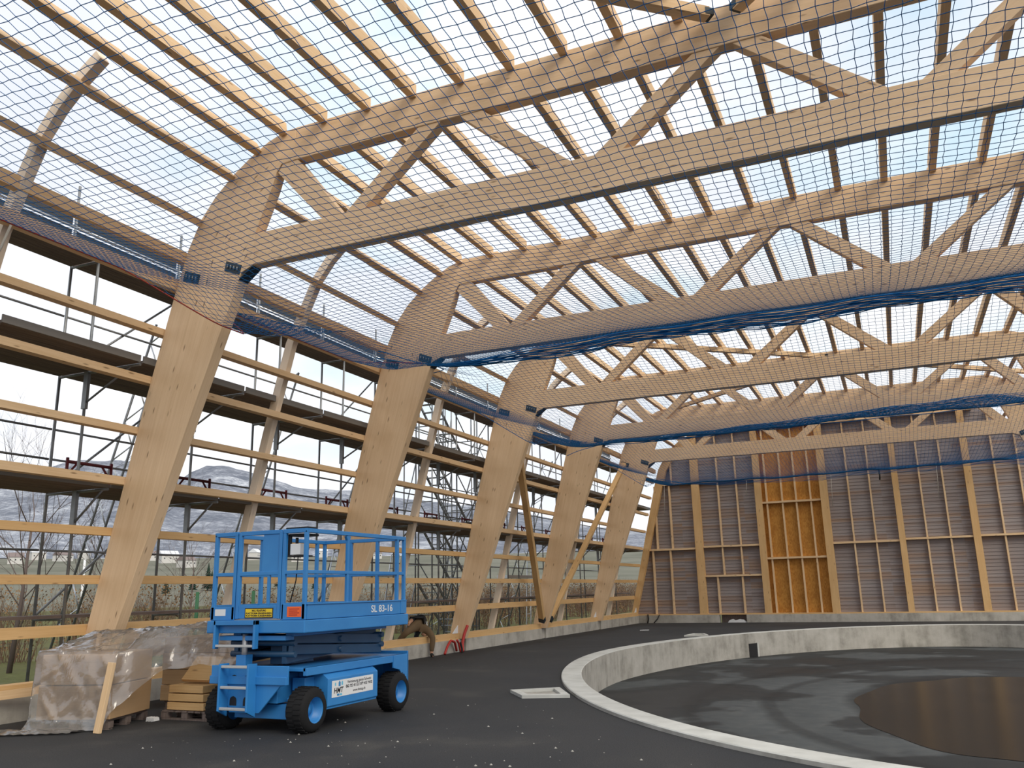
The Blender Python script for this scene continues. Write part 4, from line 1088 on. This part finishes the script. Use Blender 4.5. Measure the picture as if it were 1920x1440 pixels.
for i in range(NU+1):
    for j in range(NV+1):
        u, v = i/NU, j/NV
        x = 1.2+1.1*u; y = -2.16+.42*u+(.48-.25*u)*(v-.55)
        b.add([(x-.22*v*(1-u), y, .018+.035*abs(math.sin(u*11+v*3))*math.sin(PI*v)+.012*math.sin(u*29+v*7)**2)])
for i in range(NU):
    for j in range(NV): b.face([n0+i*(NV+1)+j, n0+(i+1)*(NV+1)+j, n0+(i+1)*(NV+1)+j+1, n0+i*(NV+1)+j+1], None, True)
tag(b.build('plastic_scrap', 'film'), 'loose end of plastic film spread on the asphalt before the pile', 'plastic sheet')
b = MB((2.2, -.5, 0))
for k in range(6):
    x, y = 2.36+.05*(k % 3), -.66+.05*(k//3); b.prism([(x, .0), (x+.06, .01), (x+.05, .05), (x+.01, .06)], y, y+.05)
tag(b.build('crumpled_wrapping', 'white'), 'small crumpled white wrapping on the asphalt beside the pallet', 'wrapping')
b = MB((.2, -1.6, .3)); b.beam((.45, -2.9, .40), (.62, -1.15, .42), .05, .12); tag(b.build('loose_plank', 'timber'), 'loose plank leaning on the plinth left of the plastic-covered pile', 'plank')

# ================================================================== CONDUITS
for k, (pts, r, m, lab) in enumerate((
    ([(.62, 11.55, .02), (.60, 11.75, .22), (.55, 12.05, .36), (.52, 12.35, .30), (.50, 12.5, .05)], .035, 'red', 'red conduit arching from the asphalt to the third column foot'),
    ([(.66, 12.58, .02), (.62, 12.64, .25), (.63, 12.74, .5), (.68, 12.86, .74)], .045, 'red', 'thick red conduit standing at an angle before the third column foot'),
    ([(.66, 12.22, .36), (.65, 12.34, .28), (.66, 12.44, .02)], .03, 'red', 'short red conduit bent down beside the third column foot'),
    ([(.76, 12.24, .30), (.78, 12.30, .12), (.78, 12.30, .01)], .03, 'black', 'black conduit end beside the red conduits'))):
    b = MB(pts[0]); 
    vs = [Vector(p) for p in pts]; fine = []
    for q in range(len(vs)-1):
        for s_ in range(6): fine.append(vs[q].lerp(vs[q+1], s_/6))
    fine.append(vs[-1]); sm = [fine[0]]+[(fine[q-1]+fine[q]*2+fine[q+1])/4 for q in range(1, len(fine)-1)]+[fine[-1]]
    b.tube(sm, r, 8); tag(b.build('conduit', m), lab, 'conduit', 'conduits at the third column foot')
for x, y, lab in ((.44, 12.80, 'third'), (.42, 25.74, 'fifth'), (.40, 32.1, 'corner')):
    b = MB((x, y, .52)); b.prism([(y-.35, .525), (y, .525), (y, .75)], x-.06, x-.045, 'x')
    tag(b.build('foil_scrap', 'white'), f'small pale foil flap on the sill beside the {lab} column', 'foil', 'foil flaps on the sill')
# cord along the lower eave beam
b = MB((1.7, 0, 6.8)); ys = [-4.5+.25*k for k in range(19)]
b.tube([(1.595, y, 6.875+.012*math.sin(y*3)) for y in ys], .011, 5); tag(b.build('rope', 'rope'), 'pale rope tied along the lower eave beam before the nearest column', 'rope')
b = MB((1.5, -3.0, 6.8)); b.tube([(1.62, -3.05, 6.84), (1.55, -3.1, 6.5), (1.46, -3.2, 6.1)], .018, 6); tag(b.build('rope', 'rope'), 'pale rope hanging from the lower eave beam at the left edge', 'rope')

# ================================================================== WORKER
def skinned(name, verts, edges, m, root=0, parent=None, loc=(0, 0, 0), sub=2):
    me = bpy.data.meshes.new(name); me.from_pydata([v[:3] for v in verts], edges, [])
    o = bpy.data.objects.new(name, me); COL.objects.link(o)
    sk = o.modifiers.new('skin', 'SKIN'); sk.use_smooth_shade = True
    for v, d in zip(verts, me.skin_vertices[0].data):
        r = v[3]; d.radius = r if hasattr(r, '__len__') else (r, r)
    me.skin_vertices[0].data[root].use_root = True
    o.modifiers.new('sub', 'SUBSURF').levels = sub; o.modifiers['sub'].render_levels = sub
    dg = bpy.context.evaluated_depsgraph_get(); dg.update()
    nm = bpy.data.meshes.new_from_object(o.evaluated_get(dg)); o.modifiers.clear(); o.data = nm
    nm.materials.clear(); nm.materials.append(MT[m])
    for p in nm.polygons: p.use_smooth = True
    if parent: o.parent = parent
    o.location = loc; return o
PW = Vector((.3, 10.9, 0))
worker = empty('person', PW, 'person in black jacket and brown trousers bending over the sill beyond the lift', 'person')
def rel(L): return [(x-PW.x, y-PW.y, z, r) for x, y, z, r in L]
#            0 pelvis                 1 waist               2 chest                3 shoulders            4 neck                 5 head
body = rel([(.12, 10.86, .82, .14), (.08, 11.02, .92, .155), (.02, 11.28, .95, .18), (-.02, 11.55, .80, .165), (-.08, 11.66, .68, .06), (-.11, 11.68, .58, .09), (-.13, 11.67, .49, .075),
            (.20, 10.94, .79, .115), (.39, 10.99, .70, .10), (.56, 10.99, .50, .072), (.55, 10.96, .28, .068), (.55, 10.93, .09, .045), (.60, 10.85, .05, .042), (.68, 10.78, .035, .034),
            (.07, 10.76, .79, .115), (.10, 10.56, .74, .10), (.08, 10.34, .66, .078), (-.15, 10.36, .44, .066), (-.24, 10.38, .16, .045), (-.17, 10.28, .08, .042), (-.11, 10.20, .07, .032),
            (-.02, 11.12, .98, .085), (.02, 10.80, .99, .066), (.10, 10.52, .93, .045), (.12, 10.42, .88, .036),
            (-.16, 11.58, .76, .065), (-.28, 11.52, .52, .052), (-.28, 11.38, .36, .040), (-.26, 11.32, .32, .032)])
be = [(0, 1), (1, 2), (2, 3), (3, 4), (4, 5), (5, 6), (0, 7), (7, 8), (8, 9), (9, 10), (10, 11), (11, 12), (12, 13), (0, 14), (14, 15), (15, 16), (16, 17), (17, 18), (18, 19), (19, 20), (3, 21), (21, 22), (22, 23), (23, 24), (3, 25), (25, 26), (26, 27), (27, 28)]
skinned('body', body, be, 'skin', 0, worker)
up_ = lambda L, k: [(x, y, z, r*k) for x, y, z, r in L]
skinned('trousers', up_([body[i] for i in (0, 7, 8, 9, 10, 14, 15, 16, 17, 1)], 1.18)+[(*body[11][:2], body[11][2]+.03, .055), (*body[18][:2], body[18][2]+.03, .055)], [(0, 1), (1, 2), (2, 3), (3, 4), (4, 10), (0, 5), (5, 6), (6, 7), (7, 8), (8, 11), (0, 9)], 'trouser', 0, worker)
jv = up_([body[i] for i in (1, 2, 3, 21, 22, 25, 26)], 1.33)
jv += [(body[0][0]-.01, body[0][1]+.07, body[0][2]+.06, .205), ((body[22][0]+body[23][0])/2, (body[22][1]+body[23][1])/2, (body[22][2]+body[23][2])/2, .052), ((body[26][0]+body[27][0])/2, (body[26][1]+body[27][1])/2, (body[26][2]+body[27][2])/2, .052)]
skinned('jacket', jv, [(7, 0), (0, 1), (1, 2), (2, 3), (3, 4), (4, 8), (2, 5), (5, 6), (6, 9)], 'jacket', 0, worker)
skinned('hair', [(body[5][0]+.01, body[5][1]+.03, body[5][2]+.0, .088), (body[6][0]+.015, body[6][1]+.02, body[6][2]-.01, .066)], [(0, 1)], 'hair', 0, worker)
for side in (-1, 1):
    b = MB(PW); c = Vector((-.11, 11.68, .56)); b.lathe([(-.012, .0), (-.008, .022), (.008, .024), (.012, .0)], c+Vector((.03*side, .08*side, 0)), 'y', 10); b.build('ear', 'skin', worker, loc=(0, 0, 0))
def shoe(a, c, d):
    a, c, d = body[a], body[c], body[d]
    skinned('shoe', [(a[0], a[1], a[2]-.02, .055), (c[0], c[1], c[2]+.005, .052), (d[0], d[1], d[2]+.005, .042)], [(0, 1), (1, 2)], 'black', 0, worker)
shoe(11, 12, 13); shoe(18, 19, 20)
def hand(wr, tip):
    w = Vector(body[wr][:3]); t = Vector(body[tip][:3]); d = (t-w).normalized(); s_ = d.cross(Vector((0, 0, 1))).normalized(); n_ = s_.cross(d)
    hv = [(*(w-d*.02), .026), (*(w+d*.05), (.034, .02))]; ed = [(0, 1)]
    for q in range(4):
        base = w+d*.075+s_*(q-1.5)*.02; L = (.07, .08, .075, .058)[q]
        i0 = len(hv); hv += [(*base, .0095), (*(base+d*L*.5-n_*.012), .0085), (*(base+d*L*.8-n_*.035), .0075)]; ed += [(1, i0), (i0, i0+1), (i0+1, i0+2)]
    i0 = len(hv); hv += [(*(w+d*.03+s_*.042), .011), (*(w+d*.065+s_*.058-n_*.012), .0095)]; ed += [(0, i0), (i0, i0+1)]
    skinned('hand', hv, ed, 'skin', 0, worker, sub=1)
hand(23, 24); hand(27, 28)
b = MB(PW); b.tube([(.29, 11.10, .90), (.32, 11.12, .74)], .016, 8); b.tube([(.25, 11.09, .91), (.33, 11.11, .90)], .016, 8); b.build('hammer', 'alu', worker, loc=(0, 0, 0), label='pale hammer hanging at the belt')

# ================================================================== OUTSIDE
import mathutils
def rise(r):
    return -.12+52*sstep(160, 1280, r)
def pol(az, r, z): return (CAM.x+math.sin(az)*r, CAM.y+math.cos(az)*r, z)
def fan(name, m, r0, r1, n, label, zf, az0=-80, az1=20, na=90):
    b = MB(); 
    for i in range(na+1):
        az = math.radians(az0+(az1-az0)*i/na)
        for j in range(n+1):
            r = r0+(r1-r0)*j/n; b.add([pol(az, r, zf(az, r))])
    for i in range(na):
        for j in range(n): b.face([i*(n+1)+j, (i+1)*(n+1)+j, (i+1)*(n+1)+j+1, i*(n+1)+j+1], None, True)
    return struct(b.build(name, m), label, 'ground')
# meadow next to the hall: a strip that ends at the wall line, then the fan beyond
b = MB()
gx = [-.02, -3, -8, -16, -34, -70, -140]
gy = [-60+8*k for k in range(32)]
for y in gy: b.add([(x, y, -.12+(0 if x > -3 else .10*math.sin(x*.7+y*.3))) for x in gx])
for j in range(len(gy)-1):
    for i in range(len(gx)-1): n = j*len(gx); b.face([n+i, n+len(gx)+i, n+len(gx)+i+1, n+i+1], None, True)
struct(b.build('ground_meadow', 'grass'), 'winter meadow with grass and bare soil outside the left wall', 'ground')
b = MB(); b.add([(-.05, YE+.28, -.12), (60, YE+.28, -.12), (60, 190, -.12), (-.05, 190, -.12)]); b.face([0, 1, 2, 3]); struct(b.build('ground_yard', 'grass'), 'ground behind the end wall', 'ground')
fan('ground_field', 'field', 140, 1080, 22, 'far green field below the snow', lambda a, r: rise(r)-.3)
fan('ground_snow', 'snow', 1080, 1290, 6, 'strip of snowy field at the foot of the hills', lambda a, r: rise(r)+1.0*math.sin(a*40+r*.02))
RID = [(-400, 905), (0, 893), (120, 862), (200, 860), (260, 876), (330, 897), (375, 876), (412, 873), (460, 886), (540, 913), (640, 921), (760, 936), (860, 948), (980, 962), (1100, 988), (1180, 995), (1300, 1010), (1700, 1040)]
def ridge(az):
    # pixel column of that azimuth near the horizon, then the height that reaches the ridge line
    d = Vector((math.sin(az), math.cos(az), 0.02)); z = d.dot(cf)
    if z < .12: xx = -400
    else: xx = 960+F*d.dot(cr)/z
    for (xa, ya), (xb, yb) in zip(RID[:-1], RID[1:]):
        if xa <= xx <= xb: yy = ya+(yb-ya)*(xx-xa)/(xb-xa); break
    else: yy = RID[0][1] if xx < RID[0][0] else RID[-1][1]
    xx = max(-400, min(1700, xx))
    v = cf+cr*((xx-960)/F)-cu*((yy-720)/F)
    return 1.7+3000*v.z/math.hypot(v.x, v.y)
def hz_(a, r):
    t = (r-1290)/(3000-1290); base = rise(1290); top = ridge(a)
    return base+(top-base)*t**.85 + (8*mathutils.noise.noise(Vector((math.sin(a)*r*.006, math.cos(a)*r*.006, 1)))*2+6*mathutils.noise.noise(Vector((math.sin(a)*r*.025, math.cos(a)*r*.025, 5))))*min(1, t*3)
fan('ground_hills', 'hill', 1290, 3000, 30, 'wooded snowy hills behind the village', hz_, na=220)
# hedge shrubs ----------------------------------------------------------
def twigs(b, p, d, L, r, depth, rnd, m=0):
    k = 3; pts = [p]; q = Vector(p); dd = Vector(d)
    for i in range(k):
        dd = (dd+Vector((rnd.uniform(-.22, .22), rnd.uniform(-.22, .22), rnd.uniform(-.05, .16)))).normalized(); q = q+dd*L/k; pts.append(q.copy())
    b.tube(pts, [r*(1-.75*i/k) for i in range(k+1)], 3 if depth < 2 else 5, m=m, cap=False)
    if depth <= 0: return
    for i in range(rnd.randint(3, 4)):
        s_ = rnd.uniform(.3, .98); pp = pts[0].lerp(pts[-1], s_) if False else pts[min(k, int(s_*k)+0)].lerp(pts[min(k, int(s_*k)+1)], s_*k % 1)
        nd = (dd+Vector((rnd.uniform(-.8, .8), rnd.uniform(-.8, .8), rnd.uniform(-.2, .6)))).normalized()
        twigs(b, pp, nd, L*rnd.uniform(.4, .62), r*.5, depth-1, rnd, m)
SHM = []
for v in range(3):
    rnd = random.Random(20+v); b = MB(); lf = MB()
    for s_ in range(48):
        a = rnd.uniform(0, 2*PI); rr = rnd.uniform(0, .8)
        twigs(b, Vector((rr*math.cos(a), rr*1.3*math.sin(a), 0)), Vector((.14*math.cos(a), .14*math.sin(a), 1)), rnd.uniform(1.3, 2.1), .013, 2, rnd)
    for s_ in range(420):
        c = Vector((rnd.uniform(-1, 1), rnd.uniform(-1.1, 1.1), 2.7*rnd.random()**.8)); a = Vector((rnd.uniform(-1, 1), rnd.uniform(-1, 1), rnd.uniform(-1, 1))).normalized()*.05; e = a.orthogonal().normalized()*.035
        n = lf.add([c-a, c+e, c+a, c-e]); lf.face([n, n+1, n+2, n+3])
    SHM.append((b.mesh('twigs', 'twig'), lf.mesh('leaves', 'leaf')))
rnd = random.Random(5); ns = 0
hed = []
for row, (xb, y0, y1, st_) in enumerate(((-14, -2, 84, 2.7), (-18.2, 1, 84, 3.1))):
    y = y0
    while y < y1:
        P = (xb+6.5*sstep(4, 34, y)+rnd.uniform(-.4, .4), y+rnd.uniform(-.12, .12), -.15)
        if seen([P, (P[0], P[1], 2.5)], 120, 120): hed.append((row, P))
        y += st_
for row in (0, 1):
    k = 0
    for r_, P in hed:
        if r_ != row: continue
        k += 1
        o = empty('hedge_shrub', P, f'leafless brown shrub in the {"front" if row == 0 else "rear"} hedge row outside, {ORD[k] if k < len(ORD) else "last"} from the left', 'shrub', 'hedge shrubs')
        tw, lv = SHM[rnd.randrange(3)]
        for nm, me in (('twigs', tw), ('leaves', lv)):
            c = bpy.data.objects.new(nm, me); COL.objects.link(c); c.parent = o
        o.rotation_euler.z = rnd.uniform(0, 6.28); s_ = rnd.uniform(.80, .93); o.scale = (s_, s_, s_*(1.0 if row else .98))
# bare trees
for k, (P, H, lab) in enumerate((((-8.5, 5.2, -.15), 4.6, 'tall bare tree with fine branches at the left edge'), ((-9.0, 8.2, -.15), 3.6, 'bare tree behind the scaffold left of the nearest column'), ((-19, 22, -.15), 4.0, 'bare young tree rising behind the blue lift'), ((-13, 3.0, -.15), 3.2, 'small bare tree among the shrubs at the left edge'))):
    rnd = random.Random(40+k); b = MB(P); p = Vector(P)
    t = empty('bare_tree', P, lab, 'tree', 'bare trees'); 
    b.tube([p, p+Vector((.1, .05, H*.4)), p+Vector((.05, .15, H*.8))], [.07, .05, .03], 7); b.build('trunk', 'bark', t, loc=(0, 0, 0))
    b = MB(P)
    for q in range(11):
        z = H*(.25+.55*q/10); a = q*2.4+rnd.uniform(-.4, .4)
        twigs(b, p+Vector((.08, .1, z)), Vector((math.cos(a)*.75, math.sin(a)*.75, .8)), H*rnd.uniform(.5, .8), .017, 3, rnd)
    b.build('branches', 'bark', t, loc=(0, 0, 0))
# village
def house(P, w, d, h, rot, label, snow=False):
    o = empty('house', P, label, 'house', 'houses of the far village'); o.rotation_euler.z = rot
    MB().box(-w/2, w/2, -d/2, d/2, -4, h).build('walls', 'render', o)
    b = MB(); b.prism([(-d/2-.5, h), (d/2+.5, h), (0, h+d*.42)], -w/2-.5, w/2+.5, 'x'); b.build('roof', 'snow' if snow else 'roof', o)
    for q in range(3):
        x = -w/3+w/3*q; MB().box(x-.5, x+.5, -d/2-.06, -d/2+.02, h*.45, h*.45+1.2).build('window', 'glass', o)
hs = []
def az_of(xp): 
    lo, hi = -1.4, .4
    for _ in range(40):
        m_ = (lo+hi)/2; d = Vector((math.sin(m_), math.cos(m_), 0)); z = d.dot(cf); xx = 960+F*d.dot(cr)/z if z > .05 else -9999
        if xx < xp: lo = m_
        else: hi = m_
    return lo
HL = [(20, 300, 'left edge'), (60, 350, 'second'), (110, 330, ''), (150, 380, ''), (285, 330, ''), (310, 300, ''), (345, 260, ''), (475, 330, ''), (560, 300, ''), (600, 360, ''), (700, 320, '')]
for k, (xp, r, _) in enumerate(HL):
    a = az_of(xp); house(pol(a, r*2.7, rise(r*2.7)), 11+2*(k % 3), 9, 5+(k % 2)*1.5, -a+.4*(k % 4), f'small pale far village house with {"snowy" if k % 2 else "dark"} roof, {ORD[k+1]} from the left', k % 2 == 1)
# dark conifers in the field
cm = MB(); rnd = random.Random(9)
for q in range(9):
    z = .6+q*.75; r = 1.9*(1-q/9.2)
    cm.lathe([(z, r*.35), (z-.25, r), (z+1.0, r*.12)], (0, 0, 0), 'z', 11, smooth=False)
cmm = cm.mesh('crown', 'conifer'); ctm = MB().tube([(0, 0, -2), (0, 0, 2)], .2, 7).mesh('trunk', 'bark')
for k, (xp, r, s_) in enumerate(((310, 150, .7), (360, 165, .8), (388, 170, 1.1), (395, 168, .8), (520, 175, .8), (590, 160, .7))):
    a = az_of(xp); o = empty('conifer', pol(a, r*2.2, rise(r*2.2)), f'dark far conifer in the green field, {ORD[k+1]} from the left', 'tree', 'far conifers'); o.scale = (s_*1.3,)*3
    for nm, me in (('crown', cmm), ('trunk', ctm)):
        c = bpy.data.objects.new(nm, me); COL.objects.link(c); c.parent = o
# white mast and green posts outside
a = az_of(152); P = pol(a, 60, -.2); b = MB(P); b.tube([P, (P[0], P[1], 4.2)], .07, 8); tag(b.build('white_mast', 'white'), 'thin white mast standing among the shrubs at the left', 'mast')
for xp, lab in ((370, 'dark green post in the meadow left of the lift'), (475, 'dark green post in the meadow seen through the lift railing')):
    a = az_of(xp); P = pol(a, 32, -.2); b = MB(P); b.tube([P, (P[0], P[1], 1.9)], .06, 8); tag(b.build('green_post', 'green'), lab, 'post', 'green posts')
# loose pale gravel on the asphalt
b = MB((6, 0, 0)); rnd = random.Random(77)
for q in range(150):
    if q < 90: x, y = rnd.gauss(7.2, 1.6), rnd.gauss(-1.8, 1.6)
    else: x, y = rnd.uniform(4, 13), rnd.uniform(-5, 2.5)
    if ((x-RX)/RA)**2+((y-RY)/RB)**2 < 1.05: continue
    s_ = rnd.choice((.005, .006, .008, .010, .018)); n = b.add([(x-s_, y, .001), (x, y-s_*.8, .001), (x+s_*1.1, y+.2*s_, .001), (x+.1*s_, y+s_, .001), (x, y, s_*.9), (x+.4*s_, y, s_*.7)])
    for fq in ((0, 1, 4), (1, 2, 5, 4), (2, 3, 5), (3, 0, 4, 5)): b.face([n+i for i in fq])
tag(b.build('gravel_bits', 'stone'), 'scattered pale gravel bits on the dark asphalt in front', 'gravel', kind='stuff')
b = MB((2.6, 25, 0)); b.prism([(2.5, 24.9), (2.85, 24.95), (2.8, 25.25), (2.55, 25.2)], .002, .02, 'z'); tag(b.build('paper_scrap', 'white'), 'white paper scrap lying on the asphalt near the far left corner', 'paper')
